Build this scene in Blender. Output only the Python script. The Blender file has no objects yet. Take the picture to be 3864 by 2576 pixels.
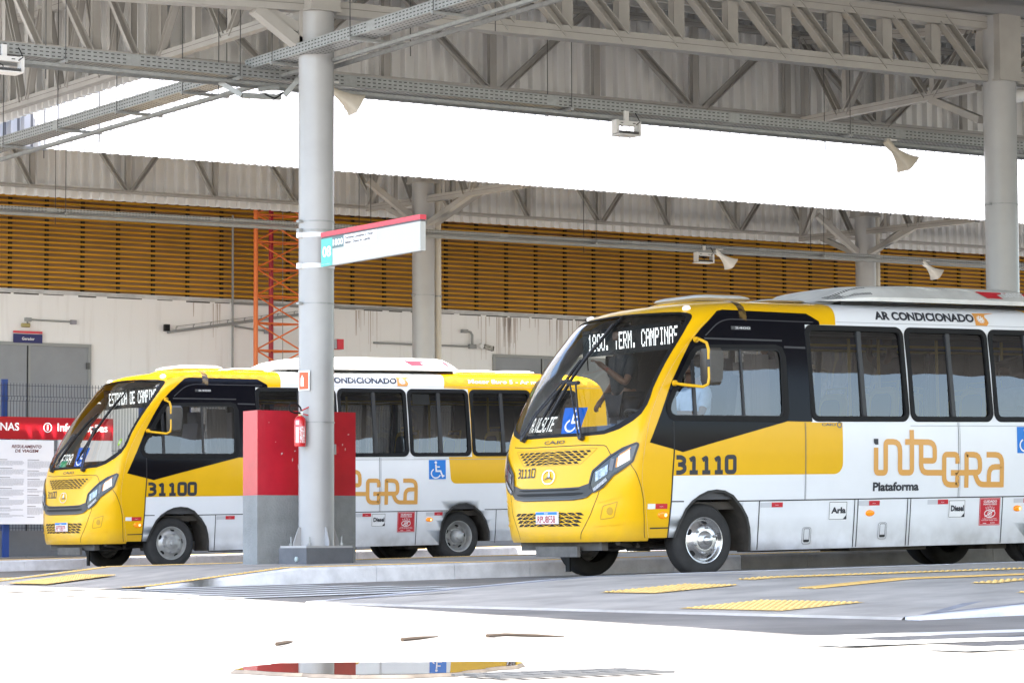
import bpy, bmesh, math, random
from mathutils import Vector, Matrix
random.seed(7)
SC = bpy.context.scene
COL = SC.collection
R = math.radians
# ------------------------------------------------------------------ camera
cam = bpy.data.cameras.new("Camera")
cam.sensor_width = 36.0
cam.lens = 36.0 * 10900 / 3864
cam.clip_end = 2000
camo = bpy.data.objects.new("camera", cam); COL.objects.link(camo)
_yaw = R(56.5); _p = math.atan(779.0 / 10900.0); _r = 0.005
_v = Vector((math.cos(_yaw), math.sin(_yaw), 0)); _rt = Vector((math.sin(_yaw), -math.cos(_yaw), 0)); _u = Vector((0, 0, 1))
_f = _v * math.cos(_p) + _u * math.sin(_p); _up = -_v * math.sin(_p) + _u * math.cos(_p)
_RX = _rt * math.cos(_r) - _up * math.sin(_r); _UY = _up * math.cos(_r) + _rt * math.sin(_r)
M = Matrix((( _RX.x, _UY.x, -_f.x, 0), (_RX.y, _UY.y, -_f.y, 0), (_RX.z, _UY.z, -_f.z, 0.275), (0, 0, 0, 1)))
camo.matrix_world = M
SC.camera = camo
# ------------------------------------------------------------------ world, sun, exposure
SUN_EL, SUN_AZ = R(55.0), R(180.0 + 28.0)      # compass azimuth of the sun, measured clockwise from +Y
world = bpy.data.worlds.new("World"); SC.world = world
world.use_nodes = True
nt = world.node_tree; nt.nodes.clear()
wo = nt.nodes.new("ShaderNodeOutputWorld"); bg = nt.nodes.new("ShaderNodeBackground"); sky = nt.nodes.new("ShaderNodeTexSky")
sky.sky_type = 'NISHITA'; sky.sun_disc = False; sky.sun_elevation = SUN_EL; sky.sun_rotation = SUN_AZ
sky.air_density = 1.0; sky.dust_density = 2.0; sky.ozone_density = 1.0
bg.inputs[1].default_value = 0.15
nt.links.new(sky.outputs[0], bg.inputs[0]); nt.links.new(bg.outputs[0], wo.inputs[0])
sl = bpy.data.lights.new("Sun", 'SUN'); sl.energy = 4.5; sl.angle = R(0.5); sl.color = (1.0, 0.965, 0.92)
so = bpy.data.objects.new("sun", sl); COL.objects.link(so)
_sd = Vector((math.sin(SUN_AZ) * math.cos(SUN_EL), math.cos(SUN_AZ) * math.cos(SUN_EL), math.sin(SUN_EL)))
so.rotation_euler = _sd.to_track_quat('Z', 'Y').to_euler()
so.location = (0, -20, 40)
SC.view_settings.view_transform = 'Standard'; SC.view_settings.look = 'None'
SC.view_settings.gamma = 1.0; SC.view_settings.use_curve_mapping = False
SC.view_settings.exposure = 2.55
SC.cycles.use_denoising = True
SC.cycles.max_bounces = 10; SC.cycles.diffuse_bounces = 5; SC.cycles.glossy_bounces = 4
SC.cycles.transparent_max_bounces = 24; SC.cycles.sample_clamp_indirect = 6
# ------------------------------------------------------------------ materials
MATS = {}
def mat(name, col, rough=0.5, metal=0.0, var=0.0, vscale=6.0, bump=0.0, bscale=40.0, coat=0.0, emit=None, estr=0.0, spec=0.5, stretch=None, col2=None, thr=None, detail=6.0, dirt=0.0):
    if name in MATS: return MATS[name]
    m = bpy.data.materials.new(name); m.use_nodes = True
    n = m.node_tree; b = n.nodes["Principled BSDF"]
    b.inputs["Base Color"].default_value = (*col, 1); b.inputs["Roughness"].default_value = rough
    b.inputs["Metallic"].default_value = metal; b.inputs["Specular IOR Level"].default_value = spec
    b.inputs["Coat Weight"].default_value = coat; b.inputs["Coat Roughness"].default_value = 0.04
    if emit is not None:
        b.inputs["Emission Color"].default_value = (*emit, 1); b.inputs["Emission Strength"].default_value = estr
    tc = None
    if var > 0 or bump > 0:
        tc = n.nodes.new("ShaderNodeTexCoord"); mp = n.nodes.new("ShaderNodeMapping")
        n.links.new(tc.outputs["Object"], mp.inputs[0])
        if stretch: mp.inputs["Scale"].default_value = stretch
    if var > 0:
        t = n.nodes.new("ShaderNodeTexNoise"); t.inputs["Scale"].default_value = vscale; t.inputs["Detail"].default_value = detail
        t.inputs["Roughness"].default_value = 0.6
        n.links.new(mp.outputs[0], t.inputs["Vector"])
        rp = n.nodes.new("ShaderNodeValToRGB")
        c2 = col2 if col2 else tuple(c * (1 - var) for c in col)
        lo, hi = thr if thr else (0.35, 0.68)
        rp.color_ramp.elements[0].position = lo; rp.color_ramp.elements[1].position = hi
        rp.color_ramp.elements[0].color = (*c2, 1); rp.color_ramp.elements[1].color = (*col, 1)
        n.links.new(t.outputs[0], rp.inputs[0]); n.links.new(rp.outputs[0], b.inputs["Base Color"])
    if bump > 0:
        t2 = n.nodes.new("ShaderNodeTexNoise"); t2.inputs["Scale"].default_value = bscale; t2.inputs["Detail"].default_value = 4
        n.links.new(mp.outputs[0], t2.inputs["Vector"])
        bp = n.nodes.new("ShaderNodeBump"); bp.inputs["Strength"].default_value = bump; bp.inputs["Distance"].default_value = 0.02
        n.links.new(t2.outputs[0], bp.inputs["Height"]); n.links.new(bp.outputs[0], b.inputs["Normal"])
        if coat > 0: n.links.new(bp.outputs[0], b.inputs["Coat Normal"])
    if dirt > 0:
        td = n.nodes.new("ShaderNodeTexCoord"); sx = n.nodes.new("ShaderNodeSeparateXYZ"); n.links.new(td.outputs["Object"], sx.inputs[0])
        nz = n.nodes.new("ShaderNodeTexNoise"); nz.inputs["Scale"].default_value = 5.0; nz.inputs["Detail"].default_value = 8; n.links.new(td.outputs["Object"], nz.inputs["Vector"])
        mr = n.nodes.new("ShaderNodeMapRange"); mr.inputs[1].default_value = 0.24; mr.inputs[2].default_value = 0.62; mr.inputs[3].default_value = 1.0; mr.inputs[4].default_value = 0.0
        n.links.new(sx.outputs[2], mr.inputs[0])
        ml = n.nodes.new("ShaderNodeMath"); ml.operation = 'MULTIPLY'; ml.use_clamp = True; n.links.new(mr.outputs[0], ml.inputs[0]); n.links.new(nz.outputs[0], ml.inputs[1])
        m2 = n.nodes.new("ShaderNodeMath"); m2.operation = 'MULTIPLY'; m2.use_clamp = True; n.links.new(ml.outputs[0], m2.inputs[0]); m2.inputs[1].default_value = dirt
        mxc = n.nodes.new("ShaderNodeMixRGB"); mxc.inputs[2].default_value = (.16, .13, .10, 1); n.links.new(m2.outputs[0], mxc.inputs[0])
        src = b.inputs["Base Color"].links[0].from_socket if b.inputs["Base Color"].links else None
        if src: n.links.new(src, mxc.inputs[1])
        else: mxc.inputs[1].default_value = (*col, 1)
        n.links.new(mxc.outputs[0], b.inputs["Base Color"])
    MATS[name] = m
    return m
def glassmat(name, tint, ior=1.5, boost=1.0, wav=0.0):
    if name in MATS: return MATS[name]
    m = bpy.data.materials.new(name); m.use_nodes = True
    n = m.node_tree; n.nodes.clear()
    o = n.nodes.new("ShaderNodeOutputMaterial"); mx = n.nodes.new("ShaderNodeMixShader")
    tr = n.nodes.new("ShaderNodeBsdfTransparent"); tr.inputs[0].default_value = (*tint, 1)
    gl = n.nodes.new("ShaderNodeBsdfGlossy"); gl.inputs["Roughness"].default_value = 0.0; gl.inputs[0].default_value = (1, 1, 1, 1)
    fr = n.nodes.new("ShaderNodeFresnel"); fr.inputs[0].default_value = ior
    mul = n.nodes.new("ShaderNodeMath"); mul.operation = 'MULTIPLY'; mul.use_clamp = True; mul.inputs[1].default_value = boost
    n.links.new(fr.outputs[0], mul.inputs[0]); n.links.new(mul.outputs[0], mx.inputs[0])
    n.links.new(tr.outputs[0], mx.inputs[1]); n.links.new(gl.outputs[0], mx.inputs[2]); n.links.new(mx.outputs[0], o.inputs[0])
    if wav > 0:
        tc = n.nodes.new("ShaderNodeTexCoord"); t = n.nodes.new("ShaderNodeTexNoise"); t.inputs["Scale"].default_value = 1.6; t.inputs["Detail"].default_value = 1
        n.links.new(tc.outputs["Object"], t.inputs["Vector"])
        bp = n.nodes.new("ShaderNodeBump"); bp.inputs["Strength"].default_value = wav; bp.inputs["Distance"].default_value = 0.05
        n.links.new(t.outputs[0], bp.inputs["Height"]); n.links.new(bp.outputs[0], gl.inputs["Normal"])
    MATS[name] = m
    return m
def mY(): return mat("bus yellow paint", (0.84, 0.47, 0.002), 0.30, coat=0.12, spec=0.3, var=0.07, vscale=1.3, bump=0.02, bscale=2.2, dirt=.9)
def mW(): return mat("bus white paint", (0.85, 0.865, 0.89), 0.30, coat=0.25, var=0.06, vscale=1.1, bump=0.02, bscale=2.0, dirt=.9)
def mK(): return mat("gloss black paint", (0.006, 0.006, 0.009), 0.13, spec=0.11, bump=0.01, bscale=2.0)
def mRub(): return mat("black rubber", (0.011, 0.011, 0.012), 0.6, spec=0.25, var=0.25, vscale=9)
def mPl(): return mat("dark plastic", (0.03, 0.03, 0.033), 0.42, bump=0.05, bscale=300)
def mTyre(): return mat("tyre rubber", (0.032, 0.031, 0.031), 0.8, var=0.35, vscale=7, bump=0.15, bscale=60)
def mChas(): return mat("dirty chassis", (0.075, 0.064, 0.052), 0.8, var=0.5, vscale=5)
def mSeam(): return mat("panel seam", (0.02, 0.02, 0.022), 0.7)
def mAl(): return mat("polished wheel steel", (0.62, 0.62, 0.63), 0.24, metal=0.9, var=0.12, vscale=10)
def mStW(): return mat("silver wheel paint", (0.42, 0.42, 0.41), 0.38, metal=0.35, var=0.15, vscale=12)
def mTxt(): return mat("dark lettering", (0.028, 0.03, 0.04), 0.45)
def mTxtW(): return mat("white lettering", (0.85, 0.85, 0.85), 0.5)
def mOr(): return mat("ochre lettering", (0.72, 0.36, 0.075), 0.4, coat=0.3)
def mRed(): return mat("red film", (0.55, 0.018, 0.03), 0.4)
def mBl(): return mat("blue film", (0.0, 0.19, 0.66), 0.4)
def mAmb(): return mat("amber lens", (0.85, 0.26, 0.01), 0.15, emit=(1.0, 0.35, 0.02), estr=0.05)
def mPole(): return mat("yellow pole", (0.62, 0.42, 0.02), 0.35)
def mChrome(): return mat("chrome", (0.75, 0.75, 0.76), 0.12, metal=1.0)
def mSteel(): return mat("grey steel paint", (0.37, 0.355, 0.33), 0.42, var=0.14, vscale=1.8, bump=0.02, bscale=30)
def mCol(): return mat("column paint", (0.36, 0.36, 0.36), 0.34, coat=0.1, var=0.12, vscale=1.4, bump=0.01, bscale=6)
def mGal(): return mat("galvanised steel", (0.32, 0.33, 0.325), 0.42, metal=0.3, var=0.22, vscale=14)
def mGalD(): return mat("tray slot shadow", (0.05, 0.05, 0.05), 0.8)
def mZinc(): return mat("profiled sheet inside", (0.74, 0.735, 0.72), 0.36, metal=0.12)
def mWhSh(): return mat("white profiled sheet", (0.56, 0.57, 0.59), 0.4, var=0.05, vscale=3, stretch=(3, 3, 0.3))
def mConc(): return mat("pavement concrete", (0.50, 0.465, 0.415), 0.8, var=0.34, vscale=1.7, bump=0.15, bscale=60, detail=9)
def mKerb(): return mat("white painted kerb", (0.70, 0.71, 0.75), 0.7, var=0.32, vscale=4.0, bump=0.3, bscale=45, thr=(0.28, 0.62), detail=10)
def mAsp(): return mat("asphalt", (0.285, 0.265, 0.24), 0.85, var=0.45, vscale=0.7, bump=0.25, bscale=150, detail=10)
def mTac(): return mat("yellow tactile", (0.78, 0.53, 0.19), 0.65, var=0.22, vscale=9, detail=9)
def mLine(): return mat("white road paint", (0.72, 0.72, 0.70), 0.6, var=0.2, vscale=9)
# ------------------------------------------------------------------ object helpers
def tag(o, label=None, cat=None, group=None, kind=None):
    if label: o["label"] = label
    if cat: o["category"] = cat
    if group: o["group"] = group
    if kind: o["kind"] = kind
    return o
def empty(name, loc=(0, 0, 0), rot=(0, 0, 0), label=None, cat=None, group=None, parent=None):
    o = bpy.data.objects.new(name, None); o.empty_display_size = 0.2; COL.objects.link(o)
    o.location = loc; o.rotation_euler = rot
    if parent: o.parent = parent
    return tag(o, label, cat, group)
def copy_tree(o, parent=None):
    c = o.copy(); COL.objects.link(c)
    if parent: c.parent = parent
    for ch in o.children: copy_tree(ch, c)
    return c
class MB:
    def __init__(s): s.v = []; s.f = []; s.m = []; s.mats = []; s.sh = []
    def mi(s, m):
        if m not in s.mats: s.mats.append(m)
        return s.mats.index(m)
    def add(s, vs, fs, m, smooth=True):
        b = len(s.v); i = s.mi(m)
        s.v += [tuple(v) for v in vs]
        for f in fs:
            s.f.append([b + k for k in f]); s.m.append(i); s.sh.append(smooth)
    def box(s, c, d, m, rot=None):
        hx, hy, hz = d[0] / 2, d[1] / 2, d[2] / 2
        vs = [Vector((x, y, z)) for x in (-hx, hx) for y in (-hy, hy) for z in (-hz, hz)]
        if rot is not None: vs = [rot @ v for v in vs]
        vs = [v + Vector(c) for v in vs]
        s.add(vs, [(0, 1, 3, 2), (4, 6, 7, 5), (0, 4, 5, 1), (2, 3, 7, 6), (0, 2, 6, 4), (1, 5, 7, 3)], m, False)
    def bb(s, x0, x1, y0, y1, z0, z1, m): s.box(((x0 + x1) / 2, (y0 + y1) / 2, (z0 + z1) / 2), (abs(x1 - x0), abs(y1 - y0), abs(z1 - z0)), m)
    def bar(s, p, q, w, h, m, up=(0, 0, 1)):
        p = Vector(p); q = Vector(q); d = q - p; L = d.length
        if L < 1e-6: return
        d.normalize(); u = Vector(up); sx = d.cross(u)
        if sx.length < 1e-4: u = Vector((1, 0, 0)); sx = d.cross(u)
        sx.normalize(); u = sx.cross(d)
        rot = Matrix((d, sx, u)).transposed()
        s.box((p + q) / 2, (L, w, h), m, rot)
    def channel(s, p, q, w, h, t, m, up=(0, 0, 1), face=1):
        # U profile: web of width w across, two flanges of height h standing towards 'up'
        p = Vector(p); q = Vector(q); d = (q - p).normalized(); u = Vector(up); sx = d.cross(u).normalized(); u = sx.cross(d)
        s.bar(p, q, w, t, m, u)
        for k in (-1, 1):
            o = sx * (k * (w / 2 - t / 2)) + u * (face * h / 2)
            s.bar(p + o, q + o, t, h, m, u)
    def tube(s, pts, r, m, n=8, caps=True):
        pts = [Vector(p) for p in pts]; rings = []; ref = None
        for i, p in enumerate(pts):
            if i == 0: t = pts[1] - p
            elif i == len(pts) - 1: t = p - pts[i - 1]
            else: t = (pts[i + 1] - p).normalized() + (p - pts[i - 1]).normalized()
            t.normalize()
            if ref is None:
                a = Vector((0, 0, 1)) if abs(t.z) < 0.9 else Vector((1, 0, 0))
                ref = t.cross(a).normalized()
            ref = (ref - t * ref.dot(t)).normalized(); b = t.cross(ref)
            rr = r[i] if isinstance(r, (list, tuple)) else r
            rings.append([p + (ref * math.cos(2 * math.pi * k / n) + b * math.sin(2 * math.pi * k / n)) * rr for k in range(n)])
        vs = [v for rg in rings for v in rg]; fs = []
        for i in range(len(pts) - 1):
            for k in range(n): fs.append((i * n + k, i * n + (k + 1) % n, (i + 1) * n + (k + 1) % n, (i + 1) * n + k))
        if caps: fs.append(tuple(range(n - 1, -1, -1))); fs.append(tuple((len(pts) - 1) * n + k for k in range(n)))
        s.add(vs, fs, m)
    def lathe(s, prof, axis_o, axis_d, m, n=32, mats=None):
        # prof: (radius, along)
        d = Vector(axis_d).normalized(); a = Vector((0, 0, 1)) if abs(d.z) < 0.9 else Vector((1, 0, 0))
        e1 = d.cross(a).normalized(); e2 = d.cross(e1); o = Vector(axis_o); vs = []
        for (r, t) in prof:
            for k in range(n):
                an = 2 * math.pi * k / n; vs.append(o + d * t + (e1 * math.cos(an) + e2 * math.sin(an)) * r)
        for i in range(len(prof) - 1):
            fs = [(i * n + k, i * n + (k + 1) % n, (i + 1) * n + (k + 1) % n, (i + 1) * n + k) for k in range(n)]
            if i == 0: s.add(vs, fs, mats[i] if mats else m); base = len(s.v) - len(vs)
            else:
                j = s.mi(mats[i] if mats else m)
                for f in fs: s.f.append([base + q for q in f]); s.m.append(j); s.sh.append(True)
    def poly(s, pts, m): s.add(pts, [tuple(range(len(pts)))], m, False)
    def prism(s, pts2, z0, z1, m, top=None):
        n = len(pts2); vs = [(x, y, z0) for x, y in pts2] + [(x, y, z1) for x, y in pts2]
        s.add(vs, [(i, (i + 1) % n, n + (i + 1) % n, n + i) for i in range(n)], m, False)
        s.add(vs, [tuple(range(n, 2 * n))], top or m, False); s.add(vs, [tuple(range(n - 1, -1, -1))], m, False)
    def build(s, name, parent=None, angle=38, weld=True, fix=False):
        me = bpy.data.meshes.new(name); me.from_pydata(s.v, [], s.f)
        for m in s.mats: me.materials.append(m)
        me.polygons.foreach_set("material_index", s.m); me.polygons.foreach_set("use_smooth", s.sh); me.update()
        bm = bmesh.new(); bm.from_mesh(me)
        if weld: bmesh.ops.remove_doubles(bm, verts=bm.verts, dist=2e-5)
        if fix: bmesh.ops.recalc_face_normals(bm, faces=bm.faces)
        bm.to_mesh(me); bm.free()
        me.set_sharp_from_angle(angle=R(angle))
        o = bpy.data.objects.new(name, me); COL.objects.link(o)
        if parent: o.parent = parent
        return o
def flat2d(loops, xs=(), ys=()):
    """fill 2-D loops (first outer, others holes), cut along the given x and y lines -> verts2d, faces"""
    bm = bmesh.new(); ed = []
    for lp in loops:
        vs = [bm.verts.new((p[0], p[1], 0)) for p in lp]
        for i in range(len(vs)):
            try: ed.append(bm.edges.new((vs[i], vs[(i + 1) % len(vs)])))
            except ValueError: pass
    bmesh.ops.triangle_fill(bm, use_beauty=True, use_dissolve=False, edges=ed, normal=(0, 0, 1))
    for f in bm.faces:
        if f.normal.z < 0: f.normal_flip()
    for x in xs: bmesh.ops.bisect_plane(bm, geom=bm.verts[:] + bm.edges[:] + bm.faces[:], plane_co=(x, 0, 0), plane_no=(1, 0, 0), dist=1e-5)
    for y in ys: bmesh.ops.bisect_plane(bm, geom=bm.verts[:] + bm.edges[:] + bm.faces[:], plane_co=(0, y, 0), plane_no=(0, 1, 0), dist=1e-5)
    bm.verts.index_update()
    v = [(q.co.x, q.co.y) for q in bm.verts]; f = [tuple(q.index for q in fc.verts) for fc in bm.faces]
    bm.free(); return v, f
def text2d(s, bold=0.0):
    cu = bpy.data.curves.new("txt", 'FONT'); cu.body = s; cu.size = 1.0; cu.offset = bold; cu.resolution_u = 3
    ob = bpy.data.objects.new("txt", cu); COL.objects.link(ob)
    dg = bpy.context.evaluated_depsgraph_get(); me = bpy.data.meshes.new_from_object(ob.evaluated_get(dg))
    v = [(q.co.x, q.co.y) for q in me.vertices]; f = [tuple(p.vertices) for p in me.polygons]
    bpy.data.objects.remove(ob); bpy.data.curves.remove(cu); bpy.data.meshes.remove(me)
    return v, f
def fit2d(v, x0, x1, y0, y1):
    ax = min(p[0] for p in v); bx = max(p[0] for p in v); ay = min(p[1] for p in v); by = max(p[1] for p in v)
    return [(x0 + (p[0] - ax) / (bx - ax) * (x1 - x0), y0 + (p[1] - ay) / (by - ay) * (y1 - y0)) for p in v]
def text_on(mb, s, x0, x1, y0, y1, fn, m, bold=0.0):
    v, f = text2d(s, bold); v = fit2d(v, x0, x1, y0, y1); mb.add([fn(*p) for p in v], f, m, False)
def rrect(x0, x1, y0, y1, r, n=5):
    out = []
    for cx, cy, a in ((x1 - r, y1 - r, 0), (x0 + r, y1 - r, 90), (x0 + r, y0 + r, 180), (x1 - r, y0 + r, 270)):
        for k in range(n + 1):
            t = R(a + 90 * k / n); out.append((cx + r * math.cos(t), cy + r * math.sin(t)))
    return out
def pchip(xs, ys):
    n = len(xs); h = [xs[i + 1] - xs[i] for i in range(n - 1)]; d = [(ys[i + 1] - ys[i]) / h[i] for i in range(n - 1)]
    m = [0.0] * n; m[0] = d[0]; m[-1] = d[-1]
    for i in range(1, n - 1):
        if d[i - 1] * d[i] > 0:
            w1 = 2 * h[i] + h[i - 1]; w2 = h[i] + 2 * h[i - 1]; m[i] = (w1 + w2) / (w1 / d[i - 1] + w2 / d[i])
    def F(x):
        x = min(max(x, xs[0]), xs[-1]); i = 0
        while i < n - 2 and x > xs[i + 1]: i += 1
        t = (x - xs[i]) / h[i]
        return (1 + 2 * t) * (1 - t) ** 2 * ys[i] + t * (1 - t) ** 2 * h[i] * m[i] + t * t * (3 - 2 * t) * ys[i + 1] + t * t * (t - 1) * h[i] * m[i + 1]
    return F
def roundpath(pts, r, n=4):
    """polyline with rounded corners; a point may carry its own radius as third value"""
    out = [pts[0][:2]]
    for i in range(1, len(pts) - 1):
        a = Vector(pts[i - 1][:2]); b = Vector(pts[i][:2]); c = Vector(pts[i + 1][:2])
        rr = pts[i][2] if len(pts[i]) > 2 else r
        rr = min(rr, (a - b).length * 0.49, (c - b).length * 0.49)
        if rr < 1e-5: out.append(tuple(b)); continue
        p = b + (a - b).normalized() * rr; q = b + (c - b).normalized() * rr
        for k in range(n + 1):
            t = k / n; out.append(tuple(p * (1 - t) ** 2 + b * 2 * t * (1 - t) + q * t * t))
    out.append(pts[-1][:2]); return out
def ribbon(mb, P, N, w, m, closed=False):
    """ribbon of width w along 3-D points P with surface normals N"""
    n = len(P); vs = []
    for i in range(n):
        a = P[i - 1] if (i > 0 or closed) else P[i]; b = P[(i + 1) % n] if (i < n - 1 or closed) else P[i]
        d1 = (P[i] - a); d2 = (b - P[i])
        if d1.length < 1e-7: d1 = d2
        if d2.length < 1e-7: d2 = d1
        t = (d1.normalized() + d2.normalized())
        if t.length < 1e-6: t = d2
        t.normalize(); c = max(0.5, t.dot(d2.normalized()))
        s = N[i].cross(t).normalized() * (w / 2 / c); vs += [P[i] + s, P[i] - s]
    fs = [(2 * i, 2 * i + 1, 2 * ((i + 1) % n) + 1, 2 * ((i + 1) % n)) for i in range(n if closed else n - 1)]
    mb.add(vs, fs, m, False)
# ------------------------------------------------------------------ minibus
BW = 2.40; TH = math.atan(0.018)
fA = pchip([.38, .5, .68, .86, 1.05, 1.25, 1.40, 1.50, 1.8, 2.15, 2.5, 2.78, 2.86, 2.89, 2.92],
           [-1.16, -1.175, -1.175, -1.15, -1.13, -1.095, -1.055, -1.02, -.87, -.68, -.435, -.19, 0.0, .15, .40])
fL = pchip([.38, .7, 1.0, 1.4, 1.8, 2.2, 2.78, 2.92], [.51, .46, .36, .32, .27, .31, .50, .60])
fI = pchip([.26, .5, .79, 1.1, 1.5, 1.62, 2.66, 2.72, 2.78, 2.84, 2.89, 2.92], [.11, .075, .04, .015, 0, .005, .095, .112, .145, .2, .3, .45])
fR = pchip([.2, 2.45, 2.7, 2.85, 2.92], [7.85, 7.85, 7.80, 7.65, 7.45])
def front_raw(q, h):
    a = abs(q) * math.pi / 2; s = 1 if q >= 0 else -1; hw = BW / 2 - fI(h)
    return Vector((fA(h) + fL(h) * (1 - max(0.0, math.cos(a)) ** 0.8), BW / 2 + s * hw * math.sin(a) ** 0.8, h))
def front_n(q, h):
    e = 0.004; q0 = max(-1, min(1, q)); a = front_raw(max(-1, q0 - e), h); b = front_raw(min(1, q0 + e), h)
    c = front_raw(q0, max(.3, h - e)); d = front_raw(q0, min(2.92, h + e))
    n = (d - c).cross(b - a); n.normalize()
    if n.x > 0.3: n = -n
    return n
def FR(q, h, off=0.0):
    p = front_raw(q, h)
    return p + front_n(q, h) * off if off else p
def SD(x, h, off=0.0, far=False):
    w = fI(h); sl = (fI(min(2.92, h + .004)) - fI(max(.26, h - .004))) / .008; L = math.sqrt(1 + sl * sl)
    ny, nz = -1 / L, sl / L
    y, z = w + ny * off, h + nz * off
    return Vector((x, BW - y if far else y, z))
def SDn(x, h): 
    a = SD(x, h, 1.0) - SD(x, h); return a.normalized()
HC = [.5, .65, .79, .95, 1.1, 1.3, 1.5, 1.62, 1.9, 2.2, 2.45, 2.55, 2.66, 2.69, 2.72, 2.75, 2.78, 2.80, 2.82, 2.84, 2.86, 2.875, 2.89, 2.9, 2.91]
def side_patch(mb, loops, m, off, far=False, cuts=True, smooth=True):
    v, f = flat2d(loops, (), HC if cuts else ())
    vs = [SD(x, h, off, far) for x, h in v]
    if far: f = [tuple(reversed(k)) for k in f]
    mb.add(vs, f, m, smooth)
FQ = [i * .04 for i in range(-25, 26)]; FH = [.42 + .05 * i for i in range(1, 50)] + [2.84, 2.86, 2.88, 2.89, 2.9, 2.91]
def front_patch(mb, loops, m, off, smooth=True, fine=True):
    ys = [p[1] for p in loops[0]]; xs_ = [p[0] for p in loops[0]]
    v, f = flat2d(loops, [q for q in FQ if min(xs_) < q < max(xs_)] if fine else (), [h for h in FH if min(ys) < h < max(ys)] if fine else ())
    mb.add([FR(q, h, off) for q, h in v], [tuple(reversed(k)) for k in f], m, smooth)
def sym(near):  # near-side outline listed bottom-centre -> top-centre; returns closed symmetric loop
    far = [(-q, h) for q, h in reversed(near) if abs(q) > 1e-4]
    return near + far
def resample(pts, step):
    out = [pts[0]]
    for i in range(len(pts) - 1):
        a = Vector(pts[i]); b = Vector(pts[i + 1]); n = max(1, int((b - a).length / step))
        for k in range(1, n + 1): out.append(tuple(a + (b - a) * k / n))
    return out
def side_line(mb, pts, w, m, off=.006, r=0.0, step=.06, far=False):
    p = resample(roundpath(pts, r) if r else [q[:2] for q in pts], step)
    ribbon(mb, [SD(x, h, off, far) for x, h in p], [SDn(x, h) if not far else Vector((0, 1, 0)) for x, h in p], w, m)
def front_line(mb, pts, w, m, off=.006, r=0.0, step=.03, closed=False):
    p = resample(roundpath(pts, r) if r else [q[:2] for q in pts], step)
    if closed: p = p[:-1]
    ribbon(mb, [FR(q, h, off) for q, h in p], [front_n(q, h) for q, h in p], w, m, closed)
DIG = {'3': [[(0, 1), (.55, 1), (.9, .86), (.9, .64), (.55, .53), (.2, .53)], [(.5, .53), (.95, .42), (.95, .14), (.55, 0), (0, 0)]],
       '1': [[(.10, .80), (.56, .985), (.56, 0)], [(.08, 0), (1.0, 0)]],
       '0': [[(.5, 1), (.95, 1, .3), (.95, 0, .3), (0, 0, .3), (0, 1, .3), (.5, 1)]]}
def digits(mb, s, x0, cw, adv, y0, hgt, line, w, m):
    for i, ch in enumerate(s):
        for st in DIG[ch]:
            pts = [(x0 + i * adv + p[0] * cw, y0 + p[1] * hgt) + ((p[2] * abs(cw),) if len(p) > 2 else ()) for p in st]
            line(mb, pts, w, m, r=.2 * abs(cw))
F57 = {'1': "0010001100001000010000100001000111", '8': "01110100011000101110100011000101110", '0': "01110100011000110001100011000101110", '.': "00000000000000000000000000110001100",
 'T': "11111001000010000100001000010000100", 'E': "11111100001000011110100001000011111", 'R': "11110100011000111110101001001010001", 'M': "10001110111010110101100011000110001",
 'C': "01110100011000010000100001000101110", 'A': "01110100011000111111100011000110001", 'P': "11110100011000111110100001000010000", 'I': "01110001000010000100001000010001110",
 'N': "10001110011010110011100011000110001", 'S': "01111100001000001110000010000111110", 'D': "11110100011000110001100011000111110", 'V': "10001100011000110001100010101000100",
 'L': "10000100001000010000100001000011111", 'O': "01110100011000110001100011000101110", 'F': "11111100001000011110100001000010000", ' ': "0" * 35}
F57['1'] = "00100011000010000100001000010001110"
def led_text(mb, s, q0, q1, h0, h1, off, m):
    n = len(s); cols = n * 6 - 1; dq = (q1 - q0) / cols; dh = (h1 - h0) / 14
    for i, ch in enumerate(s):
        for k, c in enumerate(F57[ch]):
            if c != '1': continue
            for sub in (0, 1):
                q = q0 + (i * 6 + k % 5 + .5) * dq; h = h1 - ((k // 5) * 2 + sub + .5) * dh
                a = abs(dq) * .36; b = dh * .34
                mb.add([FR(q + a, h - b, off), FR(q - a, h - b, off), FR(q - a, h + b, off), FR(q + a, h + b, off)], [(0, 1, 2, 3)], m, False)
WS_OUT = [(0, 1.492), (-.22, 1.489), (-.41, 1.499), (-.56, 1.543), (-.722, 1.627), (-.82, 1.697), (-.872, 1.79), (-.877, 1.87), (-.86, 1.963), (-.862, 2.115), (-.86, 2.267), (-.853, 2.41), (-.828, 2.576), (-.805, 2.70), (-.785, 2.728), (-.75, 2.75), (-.69, 2.766), (-.6, 2.777), (-.3, 2.789), (0, 2.80)]
WS_GL = [(0, 1.528), (-.195, 1.521), (-.397, 1.539), (-.54, 1.602), (-.657, 1.677), (-.765, 1.74), (-.802, 1.80), (-.81, 1.87), (-.8, 1.963), (-.798, 2.115), (-.797, 2.267), (-.785, 2.41), (-.757, 2.576), (-.742, 2.68), (-.72, 2.71), (-.66, 2.74), (-.55, 2.752), (-.3, 2.764), (0, 2.775)]
NEARWIN = [(1.463, 2.856, 2.21), (2.872, 4.096, 3.50), (4.112, 5.232, 4.67), (5.248, 6.41, 5.83), (6.428, 7.30, None)]
DW_OUT = [(.062, 2.413), (1.042, 2.429), (1.125, 2.405), (1.163, 2.31), (1.16, 1.72), (1.13, 1.647), (1.06, 1.621), (-.342, 1.633), (-.415, 1.66), (-.45, 1.73), (-.442, 1.80), (-.315, 2.014), (-.099, 2.329), (-.03, 2.39)]
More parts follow.
